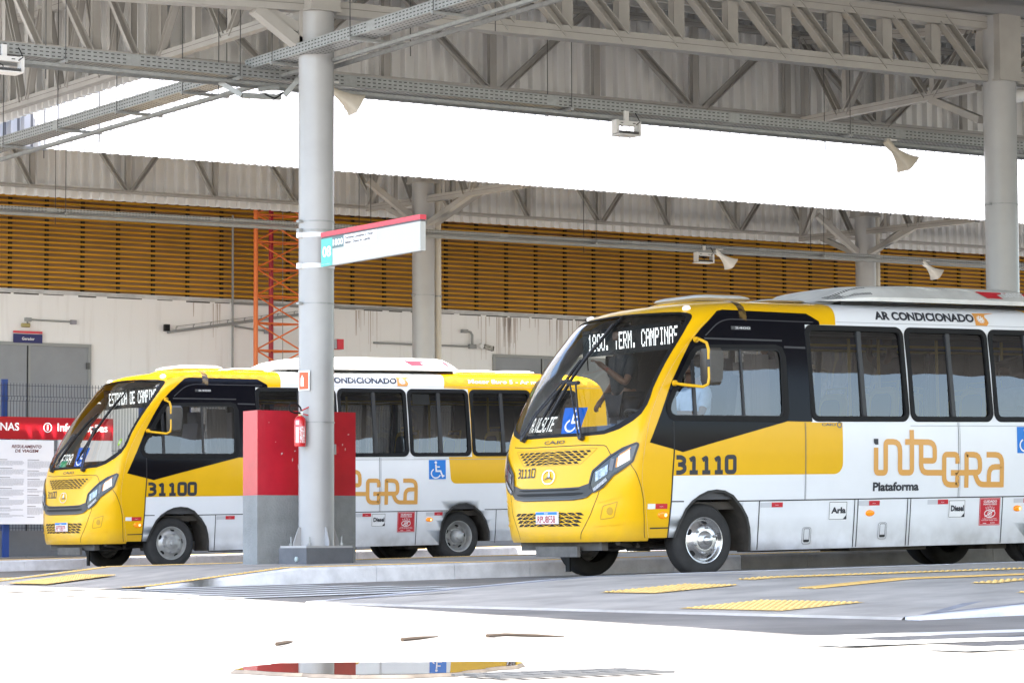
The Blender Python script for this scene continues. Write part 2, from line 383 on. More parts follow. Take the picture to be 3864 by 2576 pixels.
DW_GL = [(.058, 2.378), (1.037, 2.388), (1.088, 2.365), (1.104, 2.30), (1.084, 1.71), (1.051, 1.672), (-.339, 1.678), (-.385, 1.695), (-.405, 1.74), (-.395, 1.80), (-.236, 2.065), (-.065, 2.289), (-.02, 2.35)]
def scale_loop(lp, k):
    cx = sum(p[0] for p in lp) / len(lp); cy = sum(p[1] for p in lp) / len(lp)
    return [(cx + (x - cx) * k, cy + (y - cy) * k) for x, y in lp]
def wheelchair(mb, fn, m):
    """access symbol in a unit square through fn(u, v, off) -> (point, normal)"""
    def ln(pts, w, closed=False, r=0.0):
        p = resample(roundpath(pts, r) if r else pts, .06)
        if closed: p = p[:-1]
        pn = [fn(*q) for q in p]; ribbon(mb, [a for a, b in pn], [b for a, b in pn], w, m, closed)
    sc = (fn(1, .5)[0] - fn(0, .5)[0]).length
    hd = [(.40 + .075 * math.cos(R(a)), .87 + .065 * math.sin(R(a))) for a in range(0, 360, 30)]
    mb.add([fn(*q)[0] for q in hd], [tuple(range(len(hd)))], m, False)
    ln([(.40, .78), (.42, .42), (.68, .42), (.80, .14), (.90, .19)], .085 * sc)
    ln([(.41, .64), (.64, .64)], .06 * sc)
    ln([(.34 + .27 * math.cos(R(a)) * 1.0 + .06, .30 + .235 * math.sin(R(a))) for a in range(118, 352, 13)], .065 * sc)
def ring_patch(mb, o, i, fn, m, flip=False):
    n = len(o); vs = [fn(*p) for p in o] + [fn(*p) for p in i]
    mb.add(vs, [((k, (k + 1) % n, n + (k + 1) % n, n + k) if not flip else (n + k, n + (k + 1) % n, (k + 1) % n, k)) for k in range(n)], m, False)
def make_wheel(root, x, w, side, steel, dual=False, yaw=0.0):
    """side: -1 faces the near side, +1 the far side"""
    t = MB(); s = side; rr = .383
    prof = [(.232, .012), (.255, .0), (.30, -.003), (.345, .004), (.366, .02), (.378, .042), (.383, .075), (.3835, .108), (.383, .14), (.378, .175), (.366, .196), (.345, .21), (.30, .216), (.255, .213), (.232, .2)]
    t.lathe(prof, (0, 0, 0), (0, -s, 0), mTyre(), 56)
    for g in (.058, .09, .122, .152):
        t.lathe([(.3842, g), (.3842, g + .006)], (0, 0, 0), (0, -s, 0), mSeam(), 56)
    for k in range(0):
        pass
    if dual:
        t.lathe([(a, b + .25) for a, b in prof], (0, 0, 0), (0, -s, 0), mTyre(), 40)
    o = t.build("wheel", root, 50); o.location = (x, w, .383); o.rotation_euler = (0, 0, yaw)
    r = MB(); m = steel
    if not dual:
        pr = [(.236, .016), (.242, .0), (.232, .002), (.226, .024), (.212, .042), (.195, .038), (.165, .012), (.148, -.008), (.125, -.014), (.098, -.014), (.094, -.026), (.06, -.04), (.047, -.042), (.045, -.07), (.03, -.078), (0.001, -.079)]
    else:
        pr = [(.236, .016), (.242, .0), (.232, .002), (.225, .02), (.215, .06), (.205, .105), (.185, .118), (.15, .105), (.13, .09), (.105, .088), (.10, .02), (.085, -.005), (.06, -.012), (.045, -.03), (.02, -.034), (.001, -.034)]
    r.lathe(pr, (0, 0, 0), (0, -s, 0), m, 48)
    bz = -.014 if not dual else .088
    for k in range(6):
        a = 2 * math.pi * (k + .3) / 6; c = Vector((.135 * math.cos(a), 0, .135 * math.sin(a)))
        r.lathe([(.017, bz + .012 if dual else bz + .01), (.017, bz - .012), (.011, bz - .014), (.010, bz - .03), (.001, bz - .031)], c, (0, -s, 0), mat("wheel nut", (.33, .33, .34), .35, metal=.8), 8)
    dk = mat("wheel hand hole", (.01, .01, .01), .9)
    for k in range(5):
        a = 2 * math.pi * (k + .12) / 5; rad = .19 if not dual else .168; al = .0335 if not dual else .106
        vs = []
        for j in range(14):
            t_ = 2 * math.pi * j / 14; u = .036 * math.cos(t_); v2 = .017 * math.sin(t_)
            c = Vector((math.cos(a), 0, math.sin(a))) * (rad + v2) + Vector((-math.sin(a), 0, math.cos(a))) * u
            al2 = al + (v2 * .95 if not dual else v2 * .4) - .004
            vs.append(c + Vector((0, -s, 0)) * al2)
        r.add(vs, [tuple(range(14))], dk, False)
    ro = r.build("rim", o, 35)
    return o
def make_bus(P0, cfg):
    root = empty("minibus", P0, (0, -TH, 0), cfg['label'], "bus", "yellow and white minibuses at the terminal")
    Y, Wt, K, rub, seam = mY(), mW(), mK(), mRub(), mSeam()
    b = MB()
    # --- side walls (white sheet with openings), both sides
    hs = [.42 + i * .05 for i in range(50)] + [2.89, 2.905, 2.92]
    frontedge = [(fA(h) + fL(h), h) for h in hs]
    rearedge = [(fR(h), h) for h in (2.92, 2.9, 2.87, 2.84, 2.8, 2.75, 2.7, 2.6, 2.45, .30)]
    farch = [(.658, .26), (.652, .40), (.636, .50), (.60, .61), (.52, .722), (.40, .838), (.29, .885), (.181, .897), (.07, .885), (-.035, .843), (-.13, .785), (-.205, .71), (-.29, .554), (-.343, .42)]
    rarch = [(5.583, .30), (5.57, .45), (5.50, .62), (5.40, .75), (5.27, .84), (5.13, .885), (4.99, .875), (4.87, .83), (4.77, .74), (4.695, .60), (4.672, .45), (4.668, .28)]
    outline = frontedge + rearedge + [(5.583, .30)] + rarch[1:] + [(4.668, .26)] + farch
    wh = [rrect(a + .03, c - .03, 1.648, 2.632, .07) for a, c, d in NEARWIN]; dwh = scale_loop(DW_GL, 1.02)
    wfar = [rrect(a + .03, c - .03, 1.648, 2.632, .07) for a, c in ((1.463, 2.856), (2.872, 4.096), (4.112, 5.232), (5.248, 6.41))]
    fdoor = [(-.30, .55), (.75, .55), (.75, 2.45), (.10, 2.45), (-.12, 2.2), (-.30, 1.9)]
    side_patch(b, [outline] + wh + [dwh], Wt, 0)
    side_patch(b, [outline] + wfar + [fdoor], Wt, 0, True)
    # --- front shell with the windscreen opening
    hs2 = hs; shell = [(-1, h) for h in hs] + [(q, 2.92) for q in FQ[1:-1]] + [(1, h) for h in reversed(hs)] + [(q, .42) for q in reversed(FQ[1:-1])]
    front_patch(b, [list(reversed(shell)), sym(WS_OUT)], Y, 0)
    # lower lip turning under
    lip = [[FR(q, .42) for q in FQ], [FR(q, .42) + Vector((.02 * math.cos(q * 1.57), -.02 * math.sin(q * 1.57), -.03)) for q in FQ], [FR(q, .42) + Vector((.20 * math.cos(q * 1.57), -.14 * math.sin(q * 1.57), -.03)) for q in FQ]]
    n = len(FQ); b.add([p for r in lip for p in r], [(r * n + i, r * n + i + 1, (r + 1) * n + i + 1, (r + 1) * n + i) for r in range(2) for i in range(n - 1)], Y)
    # --- roof cap
    arc = [q for q in FQ if q >= 0]; arc.reverse()
    pairs = [(FR(-q, 2.92), FR(q, 2.92)) for q in reversed(arc)]
    x0 = fA(2.92) + fL(2.92)
    pairs += [(SD(x, 2.92), SD(x, 2.92, 0, True)) for x in (x0 + .02, 1.9, 1.92, 4.84, 4.86, 7.45)]
    vs = []; 
    for a, c in pairs:
        for k in range(7):
            t = k / 6; p = a.lerp(c, t); hw = abs(c.y - a.y) / (BW - .9); p.z += .05 * (1 - (2 * t - 1) ** 2) * min(1, hw); vs.append(p)
    for i in range(len(pairs) - 1):
        xm = (pairs[i][0].x + pairs[i + 1][0].x) / 2
        b.add(vs[i * 7:(i + 2) * 7], [(k, k + 1, 7 + k + 1, 7 + k) for k in range(6)], Y if xm < 1.9 or xm > 4.85 else Wt)
    # --- rear wall
    rw = [SD(fR(h), h) for h in (.30, .6, 1, 1.5, 2, 2.45, 2.7, 2.8, 2.85, 2.9, 2.92)]; rf = [Vector((p.x, BW - p.y, p.z)) for p in rw]
    n = len(rw); b.add(rw + rf, [(i, i + 1, n + i + 1, n + i) for i in range(n - 1)], Y)
    # --- yellow paint on both sides
    cx, cy, r = 1.776, 1.177, .12
    corner = [(cx + r * math.cos(R(a)), cy + r * math.sin(R(a))) for a in range(0, -91, -15)]
    yel = frontedge + [(2.02, 2.92), (1.98, 2.885), (1.95, 2.80), (1.925, 2.72), (1.911, 2.668), (1.47, 2.668), (1.47, 1.61), (1.896, 1.61)] + corner + [(-.395, 1.057), (-.405, .80), (-.425, .42)]
    side_patch(b, [yel, scale_loop(DW_GL, 1.03)], Y, .0025)
    yfar = frontedge + [(2.02, 2.92), (1.98, 2.885), (1.95, 2.80), (1.925, 2.72), (1.911, 2.668), (1.47, 2.668), (1.47, 1.61), (1.896, 1.61)] + corner + [(-.36, 1.057), (-.36, .42)]
    side_patch(b, [yfar, scale_loop(fdoor, 1.01)], Y, .0025, True)
    cr = [(4.938 + .1 * math.cos(R(a)), 1.30 + .1 * math.sin(R(a))) for a in range(180, 271, 15)]
    yr = [(4.80, 2.68), (4.84, 2.79), (4.89, 2.92)] + rearedge[:-1] + [(7.85, 1.2)] + list(reversed(cr)) + [(4.811, 1.612), (5.24, 1.612), (5.24, 2.668)]
    for far in (False, True):
        side_patch(b, [yr, rrect(5.278, 6.38, 1.648, 2.632, .07)] + ([rrect(6.458, 7.27, 1.648, 2.632, .07)] if not far else []), Y, .0025, far)
    # --- black panel round the driver's window
    blk = [(-.673, 1.424), (-.523, 1.713), (-.377, 2.014), (-.24, 2.23), (-.085, 2.451), (.073, 2.597), (.21, 2.70), (.333, 2.785), (.418, 2.803), (1.546, 2.786), (1.688, 2.703), (1.69, 2.664), (1.48, 2.664), (1.48, 1.617), (1.138, 1.621), (.379, 1.449), (.175, 1.403), (-.259, 1.30), (-.402, 1.336), (-.685, 1.401)]
    side_patch(b, [blk, scale_loop(DW_GL, 1.03)], K, .005)
    side_line(b, [(.12, 2.52), (.30, 2.66), (.44, 2.70), (1.60, 2.69)], .012, mat("moulded edge", (.05, .05, .055), .3), .009, r=.08)
    side_line(b, [(.10, 2.49), (1.14, 2.482)], .018, mat("moulded edge", (.05, .05, .055), .3), .009)
    side_line(b, [(1.16, 2.415), (1.45, 2.41)], .02, mat("moulded edge", (.05, .05, .055), .3), .009)
    # strap of tape across the roof edge
    tp = mat("brown tape", (.045, .028, .012), .25, var=.7, vscale=14, col2=(.16, .10, .03), thr=(.45, .6))
    pts = [SD(.72, 2.918, .008), SD(.70, 2.89, .008), SD(.69, 2.85, .008), SD(.675, 2.79, .008), SD(.66, 2.74, .008), SD(.645, 2.70, .009)]
    ribbon(b, pts, [SDn(.7, 2.88)] * 2 + [SDn(.7, 2.82)] + [SDn(.7, 2.72)] * 3, .095, tp)
    # --- seams
    for far in (False,):
        side_line(b, [(-.40, .792), (-.235, .790)], .012, seam); side_line(b, [(.475, .785), (4.80, .785)], .012, seam); side_line(b, [(5.47, .79), (7.84, .79)], .012, seam)
        side_line(b, [(-.372, 1.62), (-.372, 1.3), (-.39, 1.06), (-.40, .79), (-.425, .42)], .016, seam)
        for x in (.76, 2.072, 2.118, 2.826, 2.87, 4.231, 5.69):
            side_line(b, [(x, .785), (x, .27)], .011, seam)
        for x, h0, c in ((1.375, 1.61, .007), (1.388, 1.61, .003), (3.559, 1.61, .008), (3.583, 1.61, .004)):
            side_line(b, [(x, h0), (x, .79)], c, mat("thin panel seam", (.16, .16, .17), .6))
        side_line(b, [(1.93, 2.70), (7.8, 2.70)], .005, mat("gutter seam", (.35, .36, .38), .5)); side_line(b, [(2.86, 1.575), (7.8, 1.575)], .006, mat("gutter seam", (.35, .36, .38), .5))
        side_line(b, [(-.66, .52), (-.42, .522)], .014, seam)
    # wheel arch flares and liners
    for far in (False, True):
        for a in (farch, rarch):
            p = [q for q in a]; side_line(b, p, .028, mat("arch rubber", (.035, .034, .033), .6), .012, far=far, step=.05)
            inner = [SD(x, h, -.0, far) for x, h in resample(p, .06)]
            dy = .42 if not far else -.42
            k = len(inner); b.add(inner + [q + Vector((0, dy, 0)) for q in inner], [(i, i + 1, k + i + 1, k + i) for i in range(k - 1)], mChas())
            if a is farch:
                b.add([SD(.655, .26, 0, far), SD(.655, .45, 0, far), SD(.655, .45, 0, far) + Vector((0, dy, 0)), SD(.655, .26, 0, far) + Vector((0, dy, 0))], [(0, 1, 2, 3)], mChas(), False)
    # --- front details: windscreen surround, grilles, seams
    def ringq(mb, o, i, m, off):
        front_patch(mb, [o, i], m, off)
    front_patch(b, [sym(WS_OUT), sym(WS_GL)], rub, .004)
    gr = [(0, .822), (-.20, .822), (-.30, .838), (-.345, .862), (-.395, .907), (-.355, .998), (-.25, .962), (-.12, .956), (0, .955)]
    front_patch(b, [sym(gr)], mPl(), .012)
    dkm = mat("grille opening", (.006, .006, .006), .7)
    front_patch(b, [sym([(0, .872), (-.2, .872), (-.285, .885), (-.30, .90), (-.25, .905), (0, .902)])], dkm, .016); front_patch(b, [sym([(0, .925), (-.2, .925), (-.27, .938), (-.25, .945), (0, .94)])], dkm, .016)
    front_line(b, [(.33, .855), (.2, .835), (-.2, .835), (-.335, .855)], .012, mat("grille bar", (.06, .06, .062), .3), .022, r=.05)
    def trigrid(qt, qb, h0, h1, rows, nb, off):
        dh = (h1 - h0) / rows
        for k in range(rows):
            t0, t1 = k / rows, (k + .78) / rows
            ya, yb = h0 + k * dh, h0 + (k + .78) * dh
            qa = qb + (qt - qb) * t0; qc = qb + (qt - qb) * t1
            n = max(4, round(nb * (qa / qt))); st = 2 * qa / n; g = st * .15
            for i in range(n):
                a0 = -qa + i * st; bt = -qc + i * (2 * qc / n); s2 = 2 * qc / n; ph = (k % 2) * .5
                # upright and inverted dark triangles separated by thin yellow bars
                A = [(a0 + g * .4, ya), (a0 + st - g * .4, ya), (a0 + st / 2, yb - .1 * dh)]
                B = [(bt + s2 / 2 + g * .55, yb), (bt + s2 + s2 / 2 - g * .55, yb), (bt + s2, ya + .16 * dh)]
                for T in (A, B):
                    if T is B and i == n - 1: continue
                    vs = [FR(q, h, off) for q, h in T]; b.add(vs, [(0, 1, 2)], dkm, False)
    trigrid(.355, .225, 1.205, 1.348, 5, 12, .004)
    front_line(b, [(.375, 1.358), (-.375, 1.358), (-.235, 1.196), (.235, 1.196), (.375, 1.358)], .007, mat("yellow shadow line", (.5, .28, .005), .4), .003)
    trigrid(.335, .285, .556, .706, 4, 9, .004)
    front_line(b, [(.45, 1.412), (.25, 1.396), (-.25, 1.394), (-.463, 1.38), (-.545, 1.27)], .008, seam, .003, r=.03)
    for s in (-1, 1):
        front_line(b, [(s * .45, .915), (s * .38, .678), (s * .287, .482), (s * .28, .421)], .007, seam, .003, r=.02)
        front_line(b, [(s * .80, 1.19), (s * .925, 1.083), (s * .985, .96), (s * .985, .797), (s * .965, .421)], .007, seam, .003, r=.05)
        fp = [(s * .655, .80), (s * .50, .76), (s * .475, .62), (s * .62, .64)]
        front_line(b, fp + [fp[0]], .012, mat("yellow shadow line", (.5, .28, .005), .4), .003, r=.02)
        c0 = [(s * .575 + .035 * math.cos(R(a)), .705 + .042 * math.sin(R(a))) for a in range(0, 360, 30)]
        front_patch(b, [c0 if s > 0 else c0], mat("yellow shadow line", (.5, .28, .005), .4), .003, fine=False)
        front_line(b, [(s * .42, .560), (s * .72, .578)], .02, mY(), .010); front_line(b, [(s * .44, .80), (s * .70, .855)], .016, mY(), .008)
    # maker's emblem on the bonnet: ring and three spokes
    ce = [(.034 * math.cos(R(a)), 1.073 + .071 * math.sin(R(a))) for a in range(0, 361, 15)]
    front_line(b, ce, .010, mChrome(), .014, closed=True)
    for a in (90, 210, 330):
        tip = (.034 * math.cos(R(a)) * .95, 1.073 + .071 * math.sin(R(a)) * .95); pr = (.005 * math.sin(R(a)), .010 * math.cos(R(a)))
        b.add([FR(pr[0], 1.073 - pr[1], .012), FR(tip[0], tip[1], .012), FR(-pr[0], 1.073 + pr[1], .012), FR(0, 1.073, .02)], [(0, 1, 3), (1, 2, 3)], mChrome(), False)
    # lettering on the front
    text_on(b, "CAIO", .063, -.063, 1.418, 1.456, lambda u, v: FR(u, v, .009), mat("badge grey", (.10, .085, .06), .3), .02)
    digits(b, cfg['num'], .305, -.034, -.042, 1.08, .088, front_line, .016, mTxt())
    # lettering on the near side
    digits(b, cfg['num'], -.345, .115, .164, 1.089, .158, side_line, .047, mTxt())
    text_on(b, "CAIO", 1.605, 1.80, 1.572, 1.602, lambda u, v: SD(u, v, .008), mat("badge grey side", (.16, .15, .14), .3), .03)
    ring = [(1.85 + .028 * math.cos(R(a)), 1.584 + .028 * math.sin(R(a))) for a in range(0, 361, 20)]
    side_line(b, ring, .014, mat("badge grey side", (.16, .15, .14), .3), .008)
    b.add([SD(x, h, .009) for x, h in rrect(.470, .735, 2.588, 2.628, .004, 1)], [tuple(range(8))], mat("badge plate", (.045, .045, .05), .3), False)
    text_on(b, "F", .480, .512, 2.597, 2.620, lambda u, v: SD(u, v, .011), mat("badge faded", (.12, .12, .12), .4), .02)
    text_on(b, "2400", .52, .728, 2.597, 2.620, lambda u, v: SD(u, v, .011), mat("badge silver", (.55, .55, .55), .35), .03)
    # the flowing logo
    def LG(p):
        out = []
        for q in p:
            x = 2.327 + (q[0] - 528) * .001416; h = 1.035 + (532 - q[1]) * (.00105 + (q[0] - 528) * 1.6e-8) - (q[0] - 528) * .000014
            out.append((x, h) + ((q[2] * .0014,) if len(q) > 2 else ()))
        return out
    lw, om = .063, mOr()
    for st, rr in (([(551, 243), (551, 502, 25), (648, 502, 25), (648, 182, 25), (793, 182, 75), (793, 500, 30), (914, 500, 30), (914, 58)], .03),
                   ([(845, 182), (1149, 184, 70), (1149, 376, 25), (1008, 376)], .03), ([(1009, 184), (1009, 500, 65), (1248, 500)], .03),
                   ([(1386, 406), (1386, 311, 70), (1247, 311, 30), (1247, 625, 70), (1386, 625), (1386, 500), (1318, 500)], .0), ([(1386, 500), (1481, 500)], .0),
                   ([(1481, 655), (1481, 311), (1622, 311, 70), (1622, 497, 40), (1481, 497)], .0), ([(1565, 500), (1610, 622, 110), (1860, 622)], .03),
                   ([(1692, 311), (1856, 311, 70), (1856, 650)], .03), ([(1856, 437), (1718, 437, 80), (1718, 622)], .03)):
        side_line(b, LG(st), lw, om, .006, r=max(rr, .0001))
    b.add([SD(x, h, .006) for x, h in [(2.327, 1.434), (2.392, 1.434), (2.392, 1.371), (2.35, 1.371), (2.33, 1.39)]], [(0, 1, 2, 3, 4)], mTxt(), False)
    text_on(b, "Plataforma", 2.32, 2.978, .866, .964, lambda u, v: SD(u, v, .006), mTxt(), .038)
    text_on(b, "AR CONDICIONADO", 2.50, 3.955, 2.737, 2.835, lambda u, v: SD(u + (v - 2.737) * .35, v, .006), mTxt(), .04)
    sn = [(3.995, 2.846), (3.962, 2.705), (4.13, 2.702), (4.17, 2.735), (4.165, 2.775), (4.145, 2.80), (4.17, 2.83), (4.33, 2.852)]
    side_patch(b, [sn], mat("snow tab orange", (.75, .33, .07), .4), .006, smooth=False)
    for a in range(0, 180, 30):
        dx, dh = .058 * math.cos(R(a)), .046 * math.sin(R(a)); side_line(b, [(4.065 - dx, 2.772 - dh), (4.065 + dx, 2.772 + dh)], .011, mTxtW(), .009)
        for s in (-1, 1):
            side_line(b, [(4.065 + s * dx * .62 - dh * .35, 2.772 + s * dh * .62 + dx * .3), (4.065 + s * dx * .62, 2.772 + s * dh * .62), (4.065 + s * dx * .62 + dh * .35, 2.772 + s * dh * .62 - dx * .3)], .006, mTxtW(), .009)
    text_on(b, "Motor Euro 5 - Ar mais puro", 5.27, 7.05, 2.735, 2.818, lambda u, v: SD(u + (v - 2.735) * .3, v, .006), mTxtW(), .025)
    # stickers: "Arla", "Diesel", blind-spot warning, access symbol, reflective tape
    def sticker(x0, x1, h0, h1, txt):
        b.add([SD(x, h, .005) for x, h in rrect(x0, x1, h0, h1, .015, 2)], [tuple(range(12))], mTxtW(), False)
        side_line(b, [(x0 + .01, h0 + .012), (x0 + .01, h1 - .012), (x1 - .01, h1 - .012), (x1 - .01, h0 + .012), (x0 + .01, h0 + .012)], .005, mTxt(), .007)
        b.add([SD(x, h, .008) for x, h in ((x1 - .06, h0 + .012), (x1 - .01, h0 + .012), (x1 - .01, h0 + .06))], [(0, 1, 2)], mTxt(), False)
        text_on(b, txt, x0 + .035, x1 - .022, h0 + .075, h0 + .142, lambda u, v: SD(u, v, .008), mTxt(), .045)
    sticker(1.71, 1.97, .56, .768, "Arla"); sticker(3.425, 3.675, .557, .762, "Diesel")
    b.add([SD(x, h, .005) for x, h in ((3.89, .468), (4.205, .468), (4.198, .774), (3.887, .774))], [(0, 1, 2, 3)], mRed(), False)
    tw = mTxtW()
    side_line(b, [(3.90, .478), (4.195, .478), (4.19, .764), (3.897, .764), (3.90, .478)], .003, tw, .007)
    text_on(b, "CUIDADO", 3.945, 4.145, .722, .748, lambda u, v: SD(u, v, .007), tw, .03); text_on(b, "PONTO CEGO", 3.945, 4.145, .694, .714, lambda u, v: SD(u, v, .007), tw, .03)
    eye = [(3.965 + .08 * (1 + math.cos(R(a))), .60 + .042 * math.sin(R(a))) for a in range(0, 361, 24)]
    side_line(b, eye, .010, tw, .007); side_line(b, [(4.045 + .03 * math.cos(R(a)), .60 + .027 * math.sin(R(a))) for a in range(0, 361, 30)], .008, tw, .007)
    side_line(b, [(4.045 + .012 * math.cos(R(a)), .60 + .011 * math.sin(R(a))) for a in range(0, 361, 45)], .006, tw, .007)
    side_line(b, [(3.97, .565), (4.12, .64)], .008, tw, .0075)
    for k in range(5): side_line(b, [(3.99 + k * .027, .648 + .006 * (2 - abs(k - 2))), (3.982 + k * .031, .672 + .008 * (2 - abs(k - 2)))], .007, tw, .007)
    text_on(b, "O MOTORISTA PODE", 3.94, 4.15, .537, .547, lambda u, v: SD(u, v, .007), tw, .01); text_on(b, "NAO ESTAR VENDO VOCE", 3.925, 4.165, .519, .530, lambda u, v: SD(u, v, .007), tw, .01)
    text_on(b, "SALVADOR", 4.06, 4.13, .490, .504, lambda u, v: SD(u, v, .007), tw, .01); side_line(b, [(3.95, .492), (4.0, .492)], .006, tw, .007)
    gy = mat("reflective silver film", (.60, .61, .64), .4)
    for x in (.776, 2.124, 3.115, 4.40, 6.05):
        b.add([SD(u, v, .005) for u, v in ((x, .713), (x + .148, .713), (x + .148, .764), (x, .764))], [(0, 1, 2, 3)], gy, False)
        b.add([SD(u, v, .005) for u, v in ((x + .15, .713), (x + .302, .713), (x + .302, .764), (x + .15, .764))], [(0, 1, 2, 3)], mRed(), False)
        text_on(b, "inmetro", x + .20, x + .245, .732, .742, lambda u, v: SD(u, v, .007), tw)
    b.add([SD(u, v, .006) for u, v in ((-.70, .718), (-.602, .718), (-.602, .771), (-.70, .771))], [(0, 1, 2, 3)], mTxtW(), False)
    b.add([SD(u, v, .006) for u, v in ((-.60, .718), (-.448, .718), (-.448, .771), (-.60, .771))], [(0, 1, 2, 3)], mRed(), False); text_on(b, "inmetro", -.55, -.50, .738, .748, lambda u, v: SD(u, v, .008), tw)
    b.add([SD(u, v, .005) for u, v in ((4.442, 1.27), (4.748, 1.27), (4.748, 1.566), (4.442, 1.566))], [(0, 1, 2, 3)], mBl(), False)
    wheelchair(b, lambda u, v: (SD(4.442 + .306 * u, 1.27 + .296 * v, .008), SDn(4.5, 1.3)), tw)
    body = b.build("body", root, 32)
    # --- marker lamps, hatch handles
    for x, hh, sx in ((-.50, .655, .078), (2.29, .631, .07), (4.46, .651, .07), (6.6, .651, .07)):
        m = MB(); ring = []
        for k in range(16):
            t = 2 * math.pi * k / 16; ring.append((x + sx * math.cos(t) * (1 if math.cos(t) > 0 else .85), hh + .5 * sx * math.sin(t)))
        vs = [SD(u, v, .004) for u, v in ring] + [SD(x + (u - x) * .8, hh + (v - hh) * .8, .02) for u, v in ring] + [SD(x, hh, .03)]
        m.add(vs, [(i, (i + 1) % 16, 16 + (i + 1) % 16, 16 + i) for i in range(16)] + [(16 + i, 16 + (i + 1) % 16, 32) for i in range(16)], mAmb())
        if abs(x + .5) < .1 or abs(x - 4.46) < .1:
            m.add([SD(x + .02 + .018 * math.cos(R(a)), hh + .018 * math.sin(R(a)), .029) for a in range(0, 360, 45)], [tuple(range(8))], mat("lit bulb", (1, .7, .3), .3, emit=(1, .62, .2), estr=.5), False)
        m.build("marker_lamp", root)
    for x, h0, h1 in ((1.36, .318, .492), (2.42, .35, .526)):
        m = MB(); lp = rrect(x, x + .118, h0, h1, .025, 3); li = rrect(x + .022, x + .098, h0 + .02, h1 - .012, .012, 3)
        ring_patch(m, lp, li, lambda u, v: SD(u, v, .008), mW()); side_line(m, lp + [lp[0]], .004, seam, .009); side_line(m, li + [li[0]], .006, seam, .010)
        m.add([SD(u, v, .006) for u, v in li], [tuple(range(len(li)))], mW(), False); m.add([SD(u, v, .009) for u, v in ((x + .024, h0 + .02), (x + .096, h0 + .02), (x + .096, h0 + .045), (x + .024, h0 + .045))], [(0, 1, 2, 3)], seam, False)
        m.build("hatch_handle", root)
    # --- windscreen
    g = MB(); front_patch(g, [sym(WS_GL)], glassmat("windscreen glass", (.90, .94, .92), 1.5, 1.2, .03), -.004); g.build("windscreen", root, 60)
    # --- side windows
    tint = glassmat("side window glass", (.31, .315, .32), 1.52, 1.6, .06)
    for far in (False, True):
        for a, c, dv in (NEARWIN if not far else NEARWIN[:4]):
            m = MB(); o_ = rrect(a, c, 1.618, 2.664, .10, 6); i_ = rrect(a + .058, c - .058, 1.677, 2.603, .05, 6)
            k = len(o_)
            rings = [[SD(*p, .004, far) for p in o_], [SD(*p, .018, far) for p in scale_loop(o_, .99)], [SD(*p, .018, far) for p in i_], [SD(*p, -.03, far) for p in i_]]
            m.add([v for rg in rings for v in rg], [(rg * k + j, rg * k + (j + 1) % k, (rg + 1) * k + (j + 1) % k, (rg + 1) * k + j) for rg in range(3) for j in range(k)], rub)
            if dv:
                m.bar(SD(dv, 1.68, .004, far), SD(dv, 2.60, .004, far), .05, .03, mPl(), (0, 1, 0))
                m.bar(SD(dv + .035, 1.68, -.01, far), SD(dv + .035, 2.60, -.01, far), .02, .02, mPl(), (0, 1, 0))
            w = m.build("side_window", root)
            p = MB(); side_patch(p, [rrect(a + .05, c - .05, 1.67, 2.61, .05, 5)], tint, -.012, far); p.build("pane", w, 60)
    m = MB(); o_ = resample(DW_OUT + [DW_OUT[0]], 5)[:-1]
    side_patch(m, [DW_OUT, DW_GL], rub, .014, smooth=False)
    side_line(m, DW_OUT + [DW_OUT[0]], .02, rub, .010); side_line(m, DW_GL + [DW_GL[0]], .016, mPl(), .008)
    for x, w_ in ((-.085, .035), (.56, .022)):
        t = 2.26 if x < 0 else 2.38
        m.bar(SD(x, 1.68, .002), SD(x, t, .002), w_, .025, mPl(), (0, 1, 0))
    w = m.build("driver_window", root)
    p = MB(); side_patch(p, [DW_GL], glassmat("driver window glass", (.72, .74, .75), 1.52, 1.5, .05), -.006); p.build("pane", w, 60)
    # --- headlights
    HL = [(-.862, 1.397), (-.888, 1.378), (-.84, 1.213), (-.72, 1.14), (-.603, 1.076), (-.49, .954), (-.40, .905), (-.345, .943), (-.372, 1.117), (-.46, 1.20), (-.54, 1.268), (-.677, 1.343)]
    for s in (-1, 1):
        sg = lambda lp: [(-q * s, h) for q, h in lp] if s < 0 else [(-q, h) for q, h in lp]
        S_ = (lambda lp: lp) if s < 0 else (lambda lp: [(-q, h) for q, h in lp])
        m = MB(); bez = HL
        front_patch(m, [S_(HL)], mat("headlamp bezel", (.02, .02, .022), .25, coat=.5), .010, smooth=False)
        rim_ = S_(HL); front_line(m, rim_ + [rim_[0]], .022, mPl(), .016, r=.01)
        front_line(m, S_([(-.575, 1.24), (-.565, 1.12)]), .05, mat("headlamp inner grey", (.14, .14, .15), .3), .014)
        h_ = m.build("headlight", root)
        lamp = mat("lamp reflector", (.50, .52, .55), .12, metal=.7, var=.7, vscale=26, col2=(.14, .15, .17))
        m = MB(); front_patch(m, [S_([(-.775, 1.335), (-.80, 1.225), (-.640, 1.150), (-.640, 1.262)])], mat("lit front lamp", (.60, .56, .52), .15, var=.3, vscale=20, emit=(1, .88, .72), estr=.12), .016, smooth=False)
        front_line(m, S_([(-.655, 1.275), (-.785, 1.345)]), .012, mat("amber edge", (.7, .25, .03), .3), .018)
        front_line(m, S_([(-.632, 1.25), (-.632, 1.15)]), .018, mat("amber edge", (.7, .25, .03), .3), .017)
        m.build("lens", h_)
        m = MB(); front_patch(m, [S_([(-.532, 1.183), (-.536, 1.085), (-.41, 1.008), (-.405, 1.108)])], lamp, .016, smooth=False); m.build("lens", h_)
        m = MB(); front_line(m, S_([(-.532, 1.035), (-.46, .975), (-.395, .925)]), .034, mat("day running strip", (.55, .56, .58), .25, var=.6, vscale=60), .018); m.build("lens", h_)
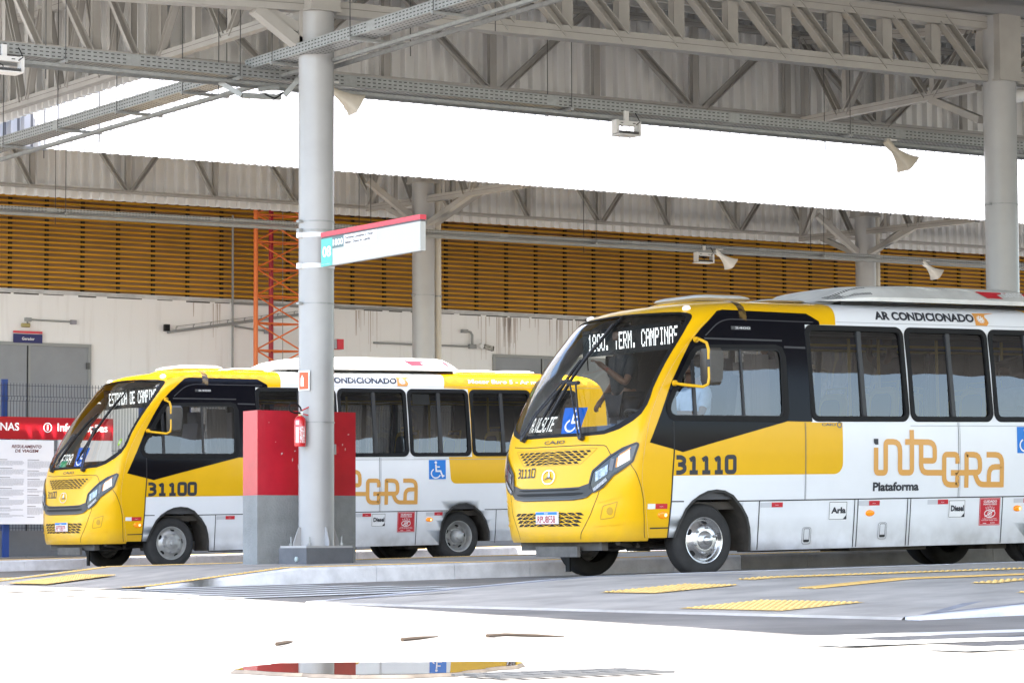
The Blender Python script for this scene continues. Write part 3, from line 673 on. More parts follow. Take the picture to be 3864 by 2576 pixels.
    # --- number plate
    m = MB(); pc = FR(-.012, .646, .03); pn = front_n(-.012, .646)
    ux = Vector((0, -1, 0)); uz = pn.cross(ux) * -1
    if uz.z < 0: uz = -uz
    pf = lambda u, v, o=0: pc + ux * u + uz * v + pn * o
    def quad(u0, u1, v0, v1, mm, o): m.add([pf(u0, v0, o), pf(u1, v0, o), pf(u1, v1, o), pf(u0, v1, o)], [(0, 1, 2, 3)], mm, False)
    bx = [pf(u, v, o) for o in (-.02, 0) for u, v in ((-.2, -.065), (.2, -.065), (.2, .065), (-.2, .065))]
    m.add(bx, [(4, 5, 6, 7), (0, 1, 5, 4), (1, 2, 6, 5), (2, 3, 7, 6), (3, 0, 4, 7)], mTxtW(), False)
    quad(-.198, .198, .033, .063, mBl(), .002); text_on(m, "BRASIL", -.035, .035, .041, .054, lambda u, v: pf(u, v, .004), tw, .02)
    pr = mat("plate red", (.42, .02, .02), .5); text_on(m, cfg['plate'], -.165, .165, -.052, .024, lambda u, v: pf(u, v, .004), pr, .01)
    for v in (-.061, ): quad(-.195, .195, v - .002, v + .002, pr, .003)
    text_on(m, "BR", -.19, -.172, -.05, -.035, lambda u, v: pf(u, v, .004), tw if False else mTxt())
    m.build("number_plate", root)
    # --- clearance lamps above the windscreen
    for q in (-.62, .55):
        m = MB(); c = FR(q, 2.817, .012); m.lathe([(.001, .02), (.03, .018), (.042, .006), (.045, -.012)], c, front_n(q, 2.817), mat("clear lamp", (.8, .8, .8), .1, emit=(1, 1, 1), estr=.1), 12); m.build("clearance_lamp", root)
    # --- wipers
    def wiper(pv, el, t0, t1, lab):
        m = MB(); bk = mPl()
        m.tube([FR(*pv, .01), FR(*pv, .06)], .03, bk, 10)
        for d in (-.014, .014):
            m.tube([FR(pv[0] + d, pv[1], .055), FR(pv[0] * .6 + el[0] * .4 + d, pv[1] * .6 + el[1] * .4, .075), FR(el[0] + d, el[1], .05)], .010, bk, 6)
        m.tube([FR(el[0] - .03, el[1], .045), FR(el[0] + .03, el[1], .045)], .022, bk, 8)
        ps = [(t0[0] + (t1[0] - t0[0]) * k / 12, t0[1] + (t1[1] - t0[1]) * k / 12) for k in range(13)]
        m.tube([FR(*p, .014) for p in ps], .011, mRub(), 6); m.tube([FR(*p, .034) for p in ps[1:-1]], .009, bk, 6)
        m.build("wiper", root)
    if cfg['big']:
        wiper((-.215, 1.462), (.008, 2.05), (.10, 1.60), (-.04, 2.777), "near"); wiper((.285, 1.478), (.07, 2.075), (.03, 2.37), (.16, 1.66), "far")
    else:
        wiper((-.215, 1.462), (-.13, 2.05), (-.05, 1.60), (-.24, 2.60), "near"); wiper((.285, 1.478), (.11, 1.98), (-.02, 2.30), (.24, 1.55), "far")
    # --- mirror on yellow bars
    m = MB(); mp_ = mPl(); w0, w1 = -.30, -.14
    lp = [(-.10, 2.365), (.055, 2.365), (.08, 2.33), (.085, 2.25), (.06, 2.03), (.035, 1.99), (-.09, 1.985), (-.115, 2.03), (-.115, 2.32)]
    k = len(lp); ins = scale_loop(lp, .86); mk = mat("mirror shell", (.085, .078, .07), .5, var=.3, vscale=4)
    m.add([(x, w0, h) for x, h in ins] + [(x, w0 + .03, h) for x, h in lp] + [(x, w1, h) for x, h in lp] + [(x, w1 + .02, h) for x, h in ins],
          [(r * k + j, r * k + (j + 1) % k, (r + 1) * k + (j + 1) % k, (r + 1) * k + j) for r in range(3) for j in range(k)] + [tuple(range(k - 1, -1, -1)), tuple(3 * k + j for j in range(k))], mk)
    m.tube([(x, w0 + .04, h) for x, h in lp + [lp[0]]], .009, mp_, 6)
    my = mat("mirror bar yellow", (.75, .42, .01), .35)
    m.tube([SD(-.013, 2.473, .0), SD(-.03, 2.47, .08), (-.19, -.24, 2.455), (-.125, -.27, 2.42), (-.105, -.275, 2.35), (-.105, -.275, 2.06), (-.12, -.27, 1.99), (-.17, -.25, 1.965), (-.36, -.12, 1.995), SD(-.34, 2.005, .05), SD(-.334, 2.014, .0)], .016, my, 8)
    for h in (2.20, ): m.tube([(-.105, -.275, h - .03), (-.105, -.275, h + .05)], .02, mp_, 8)
    for p in ((-.013, 2.473), (-.334, 2.014)): m.lathe([(.001, .03), (.03, .028), (.034, 0)], SD(*p), SDn(*p), my, 10)
    m.build("mirror", root)
    # --- wheels
    make_wheel(root, .06, .095 + .0, -1, mAl() if cfg['big'] else mStW(), yaw=cfg.get('steer', 0)); make_wheel(root, .06, BW - .095, 1, mStW(), yaw=cfg.get('steer', 0))
    make_wheel(root, 5.04, .12, -1, mStW(), True); make_wheel(root, 5.04, BW - .12, 1, mStW(), True)
    # lathe axis of a near wheel points to -w; its outer face sits at w = .095
    # --- roof equipment
    m = MB(); wm = mat("roof unit plastic", cfg['ac'], .45, var=.22, vscale=2.5, bump=.02, bscale=20)
    xs = [(2.02, 2.96), (2.08, 2.985), (2.28, 3.03), (2.47, 3.095), (2.60, 3.118), (3.40, 3.14), (4.95, 3.135), (5.10, 3.12), (5.22, 3.07), (5.28, 2.99), (5.285, 2.965)]
    sec = [(0, 0), (.0, .22), (.02, .30), (.09, .72), (.17, .93), (.3, .98), (.5, 1.0)]
    sec = sec + [(1 - a, c) for a, c in reversed(sec[:-1])]
    vs = []
    for i, (x, z) in enumerate(xs):
        tp_ = .18 * max(0, (2.6 - x) / .6) + .10 * max(0, (x - 5.0) / .28)
        for a, c in sec: vs.append((x, .28 + tp_ + (1.84 - 2 * tp_) * a, 2.96 + (max(z, 2.963) - 2.96) * 1.26 * c))
    k = len(sec); m.add(vs, [(i * k + j, i * k + j + 1, (i + 1) * k + j + 1, (i + 1) * k + j) for i in range(len(xs) - 1) for j in range(k - 1)], wm)
    m.bb(2.3, 5.2, .45, 1.95, 2.90, 2.958, mat("unit gap", (.02, .02, .02), .8))
    def acp(x, a, off=.006):
        for i in range(len(xs) - 1):
            if xs[i][0] <= x <= xs[i + 1][0]:
                t = (x - xs[i][0]) / (xs[i + 1][0] - xs[i][0]); z = xs[i][1] + (xs[i + 1][1] - xs[i][1]) * t; break
        tp_ = .18 * max(0, (2.6 - x) / .6) + .10 * max(0, (x - 5.0) / .28)
        for i in range(len(sec) - 1):
            if sec[i][0] <= a <= sec[i + 1][0] and sec[i + 1][0] > sec[i][0]:
                t = (a - sec[i][0]) / (sec[i + 1][0] - sec[i][0]); c = sec[i][1] + (sec[i + 1][1] - sec[i][1]) * t; break
        return Vector((x, .28 + tp_ + (1.84 - 2 * tp_) * a - off * .6, 2.96 + (max(z, 2.963) - 2.96) * 1.26 * c + off))
    dk = mat("unit gap", (.02, .02, .02), .8)
    for i in range(17):
        x = 2.13 + i * .032; m.add([acp(x, .03), acp(x + .016, .03), acp(x + .04, .13), acp(x + .024, .13)], [(0, 1, 2, 3)], dk, False)
    for i in range(2):
        x = 3.55 + i * .62; m.tube([acp(x - .25, .13, .004), acp(x - .05, .135, .004), acp(x + .03, .09, .004), acp(x + .2, .088, .004)], .006, mat("unit moulding", (.5, .5, .48), .5), 5)
    m.add([acp(4.27, .086), acp(4.36, .024), acp(5.08, .024), acp(5.03, .086)], [(0, 1, 2, 3)], mRed(), False)
    v, f = text2d("DENSO", .02); v = fit2d(v, 4.64, 4.96, .036, .076); m.add([acp(x, a, .012) for x, a in v], f, mTxtW(), False)
    if not cfg['big']:
        pe = mat("exposed foam", (.50, .38, .22), .9, var=.4, vscale=20)
        m.add([acp(3.85, .06, .009), acp(4.0, .05, .009), acp(4.1, .07, .009), acp(4.06, .10, .009), acp(3.95, .09, .009), acp(3.88, .11, .009)], [(0, 1, 2, 3, 4, 5)], pe, False)
    m.build("air_conditioner", root, 35)
    hm = mat("roof hatch plastic", cfg['hatch'], .5, var=.2, vscale=3)
    def hatch(x0, x1, y0, y1, z0, z1, tilt=0.0):
        m = MB(); rings = []
        for ins, z in ((.06, z0), (.0, z0 + (z1 - z0) * .35), (.015, z0 + (z1 - z0) * .6), (.08, z0 + (z1 - z0) * .92), (.22, z1)):
            rings.append([(x, y, z + tilt * (x - x0)) for x, y in rrect(x0 + ins, x1 - ins, y0 + ins, y1 - ins, .12 - ins * .2, 4)])
        k = len(rings[0]); m.add([p for rg in rings for p in rg], [(r * k + j, r * k + (j + 1) % k, (r + 1) * k + (j + 1) % k, (r + 1) * k + j) for r in range(4) for j in range(k)] + [tuple(4 * k + j for j in range(k))], hm)
        m.bb(x0 + .12, x1 - .12, y0 + .12, y1 - .12, z0 - .06, z0 + .02, mat("hatch base", (.25, .25, .24), .7)); m.build("roof_hatch", root, 45)
    hatch(.56, 1.33, .75, 1.65, 2.958, 3.03); hatch(5.55, 6.26, .75, 1.65, 2.955, 3.015); hatch(6.29, 7.0, .75, 1.65, 2.955, 3.015)
    hatch(1.36, 1.93, .55, 1.85, 2.945, 2.985); hatch(1.90, 2.36, .55, 1.85, 2.94, 2.972)
    # --- underside
    m = MB(); ch = mChas()
    m.bb(-.85, 7.6, .72, .86, .40, .62, ch); m.bb(-.85, 7.6, 1.54, 1.68, .40, .62, ch); m.bb(-.70, 7.7, .18, BW - .18, .70, .78, ch)
    m.tube([(.06, .35, .37), (.06, BW - .35, .37)], .06, ch, 10); m.tube([(5.04, .3, .38), (5.04, BW - .3, .38)], .09, ch, 10); m.lathe([(.001, -.2), (.15, -.12), (.19, 0), (.15, .12), (.001, .2)], (5.04, 1.2, .38), (1, 0, 0), ch, 14)
    m.bb(-.55, .7, .9, 1.5, .36, .70, ch); m.bb(1.0, 1.9, .25, .75, .24, .55, ch); m.bb(2.2, 3.3, .3, .8, .22, .6, ch); m.bb(2.4, 3.6, 1.6, 2.1, .24, .6, ch)
    m.bb(-1.0, -.92, .45, 1.95, .30, .46, mat("front beam grey", (.11, .10, .09), .75, var=.4, vscale=4)); m.tube([(-.9, .3, .38), (-.4, .7, .33), (.06, .75, .36)], .03, ch, 6); m.tube([(-.5, .5, .34), (-.3, 1.2, .30), (-.5, 1.9, .34)], .025, ch, 6)
    m.bb(4.3, 4.6, .4, .9, .2, .5, ch)
    m.build("chassis", root)
    m = MB(); m.bb(-1.08, -1.04, .78, 1.55, .235, .345, mat("step plate grey", (.15, .14, .125), .8, var=.35, vscale=6)); m.build("tow_plate", root)
    m = MB(); m.bb(-.42, -.40, BW - .52, BW - .44, .06, .34, mRub()); m.build("mud_flap", root)
    # --- interior
    m = MB(); li = mat("interior lining", (.09, .09, .095), .7, var=.15, vscale=3); fl = mat("interior floor", (.05, .05, .055), .7)
    inn = [(-.28, .80)] + [(7.6, .80), (7.6, 2.60), (.75, 2.60)] + [(.3, 2.55), (-.05, 2.35), (-.28, 1.95)]
    side_patch(m, [inn] + [rrect(a + .03, c - .03, 1.648, 2.632 - .06, .07) for a, c, d in NEARWIN] + [scale_loop(DW_GL, .97)], li, -.05)
    inn2 = [(.80, .80), (7.6, .80), (7.6, 2.60), (.80, 2.60)]
    side_patch(m, [inn2] + [rrect(a + .03, c - .03, 1.648, 2.572, .07) for a, c, d in NEARWIN[:4]], li, -.05, True)
    m.bb(-.75, 7.7, .12, BW - .12, .93, .97, fl); m.bb(.3, 7.5, .15, BW - .15, 2.68, 2.72, li); m.bb(7.55, 7.58, .12, BW - .12, .95, 2.7, li)
    for w_ in (.35, 1.85): m.bb(.9, 7.5, w_, w_ + .22, 2.56, 2.68, mat("ceiling duct", (.20, .20, .205), .6))
    m.build("interior_lining", root)
    m = MB(); dm = mat("dashboard plastic", (.10, .105, .11), .6, bump=.05, bscale=80)
    vs = []
    for q in FQ[4:-4]:
        p = FR(q, 1.50, -.06); vs += [p, p + Vector((.36 * max(.4, math.cos(q)), 0, .13)), p + Vector((.58, 0, .02)), p + Vector((.58, 0, -.5))]
    k = len(FQ[4:-4]); m.add(vs, [(i * 4 + j, i * 4 + j + 1, (i + 1) * 4 + j + 1, (i + 1) * 4 + j) for i in range(k - 1) for j in range(3)], dm)
    m.bb(-.52, -.30, .38, .80, 1.50, 1.66, dm); m.build("dashboard", root, 50)
    m = MB(); c = Vector((-.30, .60, 1.66)); ax = Vector((.45, 0, .9)).normalized(); e1 = Vector((0, 1, 0)); e2 = ax.cross(e1)
    m.tube([c + (e1 * math.cos(R(a)) + e2 * math.sin(R(a))) * .22 for a in range(0, 361, 15)], .017, mPl(), 8, False)
    for a in (90, 210, 330): m.tube([c - ax * .04, c + (e1 * math.cos(R(a)) + e2 * math.sin(R(a))) * .21], .014, mPl(), 6)
    m.tube([c - ax * .03, c - ax * .45], .04, mPl(), 8); m.build("steering_wheel", root)
    m = MB(); sf = mat("seat fabric dark", (.04, .04, .05), .85)
    m.box((.34, .60, 1.40), (.50, .50, .12), sf); m.box((.66, .60, 1.78), (.12, .48, .72), sf, Matrix.Rotation(R(10), 3, 'Y')); m.box((.73, .60, 2.22), (.10, .28, .18), sf); m.bb(.2, .5, .42, .78, .97, 1.34, mPl()); m.build("driver_seat", root)
    ys = mat("yellow seat shell", (.75, .52, .015), .45)
    def seat(x, w0, face=-1):
        m = MB(); bk = x - face * .22
        lp = rrect(w0, w0 + .44, 1.38, 2.02, .12, 4)
        k = len(lp); sl = lambda h: (h - 1.38) * .12 * (-face)
        m.add([(bk + sl(h), w, h) for w, h in lp] + [(bk - face * .06 + sl(h), w, h) for w, h in lp], [(j, (j + 1) % k, k + (j + 1) % k, k + j) for j in range(k)] + [tuple(range(k)), tuple(range(2 * k - 1, k - 1, -1))], ys)
        ip = rrect(w0 + .05, w0 + .39, 1.45, 1.95, .09, 4); m.add([(bk + face * .012 + sl(h), w, h) for w, h in ip], [tuple(range(len(ip)))], sf)
        m.box((x + face * .02, w0 + .22, 1.40), (.44, .43, .08), ys); m.box((x + face * .02, w0 + .22, 1.445), (.40, .38, .03), sf); m.bb(x - .12, x + .12, w0 + .1, w0 + .34, .97, 1.37, mPl())
        m.tube([(bk - face * .05 + sl(2.0), w0 + .04, 1.96), (bk - face * .07 + sl(2.0), w0 + .04, 2.08), (bk - face * .07 + sl(2.0), w0 + .40, 2.08), (bk - face * .05 + sl(2.0), w0 + .40, 1.96)], .017, mPole(), 6)
        m.build("passenger_seat", root)
    for x in cfg['seats']: seat(x, .20)
    for x in cfg['farseats']: seat(x, BW - .66)
    for x in cfg['poles']:
        m = MB(); w_ = .72 if x < 3.2 else .70; m.tube([(x, w_, .97), (x, w_, 2.70)], .018, mPole(), 8); m.build("grab_pole", root)
    m = MB()
    for w_ in (.78, 1.62): m.tube([(1.2, w_, 2.50), (7.3, w_, 2.50)], .016, mPole(), 6)
    m.build("handrail", root)
    m = MB(); cu = mat("grey curtain", (.20, .18, .17), .9)
    vs = []
    for i in range(31):
        x = .70 + i * .011; w_ = .16 + .022 * math.sin(i * 1.5); vs += [(x + .02 * math.sin(i * .3), w_, 1.68), (x, w_, 2.34)]
    m.add(vs, [(2 * i, 2 * i + 1, 2 * i + 3, 2 * i + 2) for i in range(30)], cu); m.build("curtain", root, 80)
    m = MB(); m.bb(1.18, 1.21, .15, 1.05, .97, 2.3, mat("partition panel", (.13, .13, .135), .5)); m.build("partition", root)
    # --- destination signs behind the glass
    led = mat("white sign diodes", (.9, .9, .9), .5, emit=(1, 1, 1), estr=.5)
    m = MB(); m.bb(-.045, -.02, .27, 2.08, 2.40, 2.69, mat("sign board black", (.008, .008, .009), .5))
    s_ = cfg['led']; cols = len(s_) * 6 - 1; wa, wz = cfg['lw']; dw = (wz - wa) / cols; dh = .187 / 14
    for i, chh in enumerate(s_):
        for k, c_ in enumerate(F57[chh]):
            if c_ != '1': continue
            for sub in (0, 1):
                w_ = wa + (i * 6 + k % 5 + .5) * dw; h_ = 2.642 - ((k // 5) * 2 + sub + .5) * dh; aa, bb_ = abs(dw) * .38, dh * .36
                m.add([(-.047, w_ + aa, h_ - bb_), (-.047, w_ - aa, h_ - bb_), (-.047, w_ - aa, h_ + bb_), (-.047, w_ + aa, h_ + bb_)], [(0, 1, 2, 3)], led, False)
    m.build("destination_sign", root)
    m = MB(); front_patch(m, [[(.36, 1.565), (.06, 1.565), (.06, 1.765), (.36, 1.765)]], mat("sign board black", (.008, .008, .009), .5), -.055)
    led_text(m, cfg['led2'], .34, .075, 1.585, 1.745, -.048, led); m.build("route_sign", root)
    m = MB(); a0, a1 = cfg['wc']
    front_patch(m, [[(a0, 1.53), (a1, 1.53), (a1 + .012, 1.80), (a0 + .03, 1.812)]], mBl(), -.008, smooth=False)
    wheelchair(m, lambda u, v: (FR(a0 + .022 * v + (a1 - a0) * u, 1.535 + .265 * v, -.004), front_n((a0 + a1) / 2, 1.65)), mTxtW()); m.build("access_sticker", root)
    gs = cfg['green']; m = MB(); ring = [(gs[0] + .035 * math.cos(R(a)), gs[1] + .055 * math.sin(R(a))) for a in range(0, 360, 24)]
    m.add([FR(q, h, -.007) for q, h in ring], [tuple(range(len(ring)))], mat("lime sticker", (.42, .62, .05), .5), False)
    text_on(m, "G3", gs[0] + .018, gs[0] - .018, gs[1] - .02, gs[1] + .02, lambda u, v: FR(u, v, -.005), mTxtW(), .03); m.build("round_sticker", root)
    if not cfg['big']:
        m = MB(); front_patch(m, [[(.20, 1.535), (.08, 1.535), (.085, 1.63), (.20, 1.62)]], mat("teal sticker", (.08, .42, .38), .5, var=.6, vscale=20, col2=(.10, .40, .10)), -.008, smooth=False); m.build("small_sticker", root)
        m = MB(); m.add([SD(x, h, -.018) for x, h in ((4.22, 2.43), (4.53, 2.42), (4.53, 2.58), (4.22, 2.59))], [(0, 1, 2, 3)], mat("pale notice", (.62, .65, .68), .5), False); m.build("window_notice", root)
    return root
# ------------------------------------------------------------------ ground
def GZ(x):
    if x <= 5: return 0.0
    if x <= 9: return -.203 * (x - 5) / 4
    return -.203 + .018 * (x - 9)
m = MB(); xs = [-150, -40, 0, 3, 5, 6, 7, 8, 9, 12, 16, 22, 30, 45, 90]; ys = [-150, -40, -10, 0, 4, 8, 12, 16, 20, 26, 32, 38, 44, 52, 110]
vs = [(x, y, GZ(x) - .004) for x in xs for y in ys]; k = len(ys)
m.add(vs, [(i * k + j, (i + 1) * k + j, (i + 1) * k + j + 1, i * k + j + 1) for i in range(len(xs) - 1) for j in range(k - 1)], mAsp())
tag(m.build("ground", None, 60), None, None, None, "structure")
def sheet(mb, pts, m, dz=.004, zf=GZ): mb.add([(x, y, zf(x) + dz) for x, y in pts], [tuple(range(len(pts)))], m, False)
# crosswalk bars and lane lines
m = MB()
for i in range(7):
    y0 = 22.3 + i * .72; x0 = 11.6 - .03 * i; x1 = 15.1 - .05 * i
    sheet(m, [(x0, y0), (x1, y0), (x1, y0 + .36), (x0, y0 + .36)], mLine())
for i in range(4):
    y0 = 8.2 + i * .8; sheet(m, [(8.2, y0), (12.2, y0), (12.2, y0 + .32), (8.2, y0 + .32)], mLine())
tag(m.build("crosswalk_markings"), None, None, None, "structure")
m = MB()
sheet(m, [(14.2, 21.15), (60, 21.15), (60, 21.25), (14.2, 21.25)], mLine()); sheet(m, [(13.3, 23.35), (45, 23.35), (45, 23.43), (13.3, 23.43)], mLine(), .005)
sheet(m, [(14.4, 21.25), (14.9, 21.25), (16.6, 23.0), (16.2, 23.0)], mLine(), .006); sheet(m, [(17.2, 25.4), (40, 25.6), (40, 25.72), (17.2, 25.6)], mLine())
sheet(m, [(13.2, 41.0), (50, 41.0), (50, 41.1), (13.2, 41.1)], mLine())
tag(m.build("lane_lines"), None, None, None, "structure")
# ------------------------------------------------------------------ platforms with white painted kerbs
def platform(y0, y1, xa, xb, hgt, x_end, name, ext=3.2):
    """raised pavement between y0 and y1; ramp from xa (flush) to xb (full height)"""
    H = lambda x: GZ(x) + .012 + (hgt - .012) * max(0.0, min(1.0, (x - xa) / (xb - xa)))
    top = MB(); kw = .13; X = [xa - ext, xa - .01] + [xa + (xb - xa) * t / 6 for t in range(7)] + [xb + 2, xb + 6, xb + 14, x_end]
    for i in range(len(X) - 1):
        a, b = X[i], X[i + 1]
        top.add([(a, y0 + kw, H(a)), (b, y0 + kw, H(b)), (b, y1 - kw, H(b)), (a, y1 - kw, H(a))], [(0, 1, 2, 3)], mConc(), False)
    e0 = X[0]; top.add([(e0, y0 + kw, H(e0)), (e0, y1 - kw, H(e0)), (e0 - .05, y1 - kw, GZ(e0) - .03), (e0 - .05, y0 + kw, GZ(e0) - .03)], [(0, 1, 2, 3)], mConc(), False)
    # flare seams
    for yy, s in ((y0 + kw, 1), (y1 - kw, -1)):
        top.add([(xa + .1, yy, H(xa + .1) + .004), (xb, yy, H(xb) + .004), (xb + .9, yy + s * 1.2, H(xb + .9) + .004), (xa + .9, yy + s * .5, H(xa + .9) + .004)], [(0, 1, 2, 3)], mat("grey flare paint", (.30, .31, .34), .75, var=.35, vscale=5, bump=.2, bscale=60), False)
    jm = mat("pavement joint", (.13, .125, .12), .9)
    for i in range(int((40 - xb) / 1.9)):
        x = xb + .3 + i * 1.9; top.add([(x, y0 + kw, H(x) + .004), (x + .016, y0 + kw, H(x + .016) + .004), (x + .016, y1 - kw, H(x + .016) + .004), (x, y1 - kw, H(x) + .004)], [(0, 1, 2, 3)], jm, False)
    for yy in (y0 + 1.7, y0 + 3.6):
        for i in range(14): a, b = xb + i * 2, xb + i * 2 + 2; top.add([(a, yy, H(a) + .004), (b, yy, H(b) + .004), (b, yy + .015, H(b) + .004), (a, yy + .015, H(a) + .004)], [(0, 1, 2, 3)], jm, False)
    tag(top.build(name + "_pavement"), None, None, None, "structure")
    kb = MB()
    for yy, s in ((y0, 1), (y1, -1)):
        for i in range(1, len(X) - 1):
            a, b = X[i], X[i + 1]; n = max(1, int((b - a) / 1.0))
            for j in range(n):
                p, q = a + (b - a) * j / n, a + (b - a) * (j + 1) / n - (.006 if p_full(a, xb) else 0)
                c = .02
                vs = []
                for x in (p, q):
                    vs += [(x, yy, GZ(x) - .05), (x, yy, H(x) - c), (x, yy + s * c, H(x) + .002), (x, yy + s * kw, H(x) + .002), (x, yy + s * kw, H(x) - .05)]
                kb.add(vs, [(t, t + 1, 5 + t + 1, 5 + t) for t in range(4)] + [(0, 1, 2, 3, 4), (9, 8, 7, 6, 5)], mKerb() if (q < 21.5 or name == "far_platform") else mat("bare concrete kerb", (.33, .32, .30), .8, var=.3, vscale=3, bump=.2, bscale=50), False)
    tag(kb.build(name + "_kerb"), None, None, None, "structure")
    return H
def p_full(a, xb): return a >= xb
H1 = platform(13.0, 20.4, 11.5, 14.2, .14, 60, "near_platform", .02)
H2 = platform(27.0, 31.9, 13.4, 15.1, .167, 60, "middle_platform")
H3 = platform(41.7, 46.5, 12.0, 13.5, .16, 60, "far_platform")
# tactile strips: real rows of low domes on yellow plates
def tactile(x0, x1, y0, y1, H, label, dome=True, step=.062):
    m = MB(); t = mTac(); n = max(2, int((x1 - x0) / .3))
    for i in range(n):
        a, b = x0 + (x1 - x0) * i / n, x0 + (x1 - x0) * (i + 1) / n
        m.add([(a, y0, H(a) + .005), (b, y0, H(b) + .005), (b, y1, H(b) + .005), (a, y1, H(a) + .005)], [(0, 1, 2, 3)], t, False)
    yy = y0 + .03
    while yy < y1 - .02:
        xx = x0 + .03
        if dome:
            while xx < x1:
                z = H(xx) + .005; r = .019; rt = .011
                vs = [(xx + r * math.cos(R(a)), yy + r * math.sin(R(a)), z) for a in range(0, 360, 60)] + [(xx + rt * math.cos(R(a)), yy + rt * math.sin(R(a)), z + .008) for a in range(0, 360, 60)]
                m.add(vs, [(i, (i + 1) % 6, 6 + (i + 1) % 6, 6 + i) for i in range(6)] + [tuple(range(6, 12))], t); xx += step
        else:
            for i in range(n):
                a, b = x0 + (x1 - x0) * i / n, x0 + (x1 - x0) * (i + 1) / n
                m.bar((a, yy, H(a) + .008), (b, yy, H(b) + .008), .03, .008, t)
        yy += step if dome else .075
    return tag(m.build("tactile_strip", None, 30), label, "tactile paving", "yellow tactile paving strips")
tactile(14.0, 30, 17.75, 18.0, H1, "dotted yellow tactile strip nearest to the wheels of bus 31110")
tactile(13.3, 30, 16.15, 16.40, H1, "long ribbed yellow tactile strip along the middle of the nearest platform", False)
tactile(13.2, 24, 13.75, 14.0, H1, "dotted yellow tactile strip beside the white kerb at lower right")
tactile(13.9, 24, 14.95, 15.20, H1, "short dotted yellow strip between the ribbed strip and the lower right kerb")
tactile(11.65, 12.35, 14.5, 15.6, H1, "wide dotted yellow pad on the ramp at the end of the nearest platform")
tactile(12.7, 13.5, 17.3, 18.0, lambda x: H1(x) + .002, "dotted yellow pad where the ribbed strip starts")
tactile(13.2, 30, 27.16, 27.36, H2, "dotted yellow strip just behind the white kerb, in front of the red pillar")
tactile(10.5, 30, 31.45, 31.70, lambda x: H2(x) if x > 13.4 else GZ(x) + .012, "dotted yellow strip along the far edge of the platform with the pillar")
tactile(13.4, 14.25, 29.6, 30.7, lambda x: GZ(x) + .024 if x < 13.4 else H2(x) + .012, "wide dotted yellow pad on the pavement at the far left")
tactile(14.2, 16.2, 34.6, 35.2, lambda x: GZ(x) + .004, "narrow yellow strip behind the wide pad at the far left")
tactile(13.0, 34, 41.95, 42.2, H3, "dotted yellow strip on the platform in front of the notice board")
# puddle, drain, debris
wm = bpy.data.materials.new("water"); wm.use_nodes = True; b_ = wm.node_tree.nodes["Principled BSDF"]
b_.inputs["Base Color"].default_value = (.045, .035, .025, 1); b_.inputs["Roughness"].default_value = .0; b_.inputs["IOR"].default_value = 1.33
pl = [(3.10, 5.83), (3.13, 5.60), (3.15, 5.42), (3.25, 5.36), (3.40, 5.37), (3.55, 5.50), (3.72, 5.62), (3.84, 5.75), (3.80, 5.84), (3.62, 5.93), (3.45, 6.05), (3.35, 6.08), (3.22, 5.97)]
pc = []
for i_ in range(len(pl)):
    a_, b2_ = pl[i_], pl[(i_ + 1) % len(pl)]
    for t_ in (0, .2, .4, .6, .8):
        pc.append((a_[0] + (b2_[0] - a_[0]) * t_ + random.uniform(-.012, .012), a_[1] + (b2_[1] - a_[1]) * t_ + random.uniform(-.010, .010)))
pl = pc
m = MB(); m.add([(x, y, .005) for x, y in pl], [tuple(range(len(pl)))], wm, False); tag(m.build("puddle"), None, None, None, "structure")
cx_, cy_ = 3.45, 5.72; wet = mat("damp dirt rim", (.085, .07, .055), .7, var=.3, vscale=30)
m = MB(); rimo = [(cx_ + (x - cx_) * 1.02 + random.uniform(-.005, .005), cy_ + (y - cy_) * 1.02 + random.uniform(-.005, .005)) for x, y in pl]
m.add([(x, y, .0045) for x, y in pl] + [(x, y, -.003) for x, y in rimo], [(i, (i + 1) % len(pl), len(pl) + (i + 1) % len(pl), len(pl) + i) for i in range(len(pl))], wet, False)
tag(m.build("puddle_rim"), None, None, None, "structure")
m = MB(); dk = mat("drain iron", (.06, .06, .06), .6)
for i in range(9):
    x = 3.40 + i * .05; m.bar((x, 5.16, GZ(x) + .002), (x, 5.32, GZ(x) + .002), .018, .006, dk)
for y in (5.15, 5.24, 5.33): m.bar((3.37, y, .002), (3.83, y, .002), .014, .005, dk)
tag(m.build("drain_grate"), "small dark iron drain grate set in the sunlit asphalt near the camera", "drain grate")
for i, (pts, lb) in enumerate(((((4.9, 7.55), (5.1, 7.75), (5.35, 7.95), (5.6, 8.15)), "long dark twig lying on the sunlit asphalt beyond the puddle"), (((4.02, 7.30), (4.12, 7.42), (4.16, 7.46)), "short brown scrap of wood left of the puddle on the asphalt"), (((4.50, 7.40), (4.62, 7.50), (4.75, 7.60)), "short brown stick lying between the long twig and the puddle"))):
    m = MB(); m.tube([(x, y, GZ(x) + .005) for x, y in pts], [.006] * (len(pts) - 1) + [.002], mat("dead wood", (.045, .028, .016), .9, var=.4, vscale=30), 6); tag(m.build("twig"), lb, "twig", "scraps of wood on the asphalt")
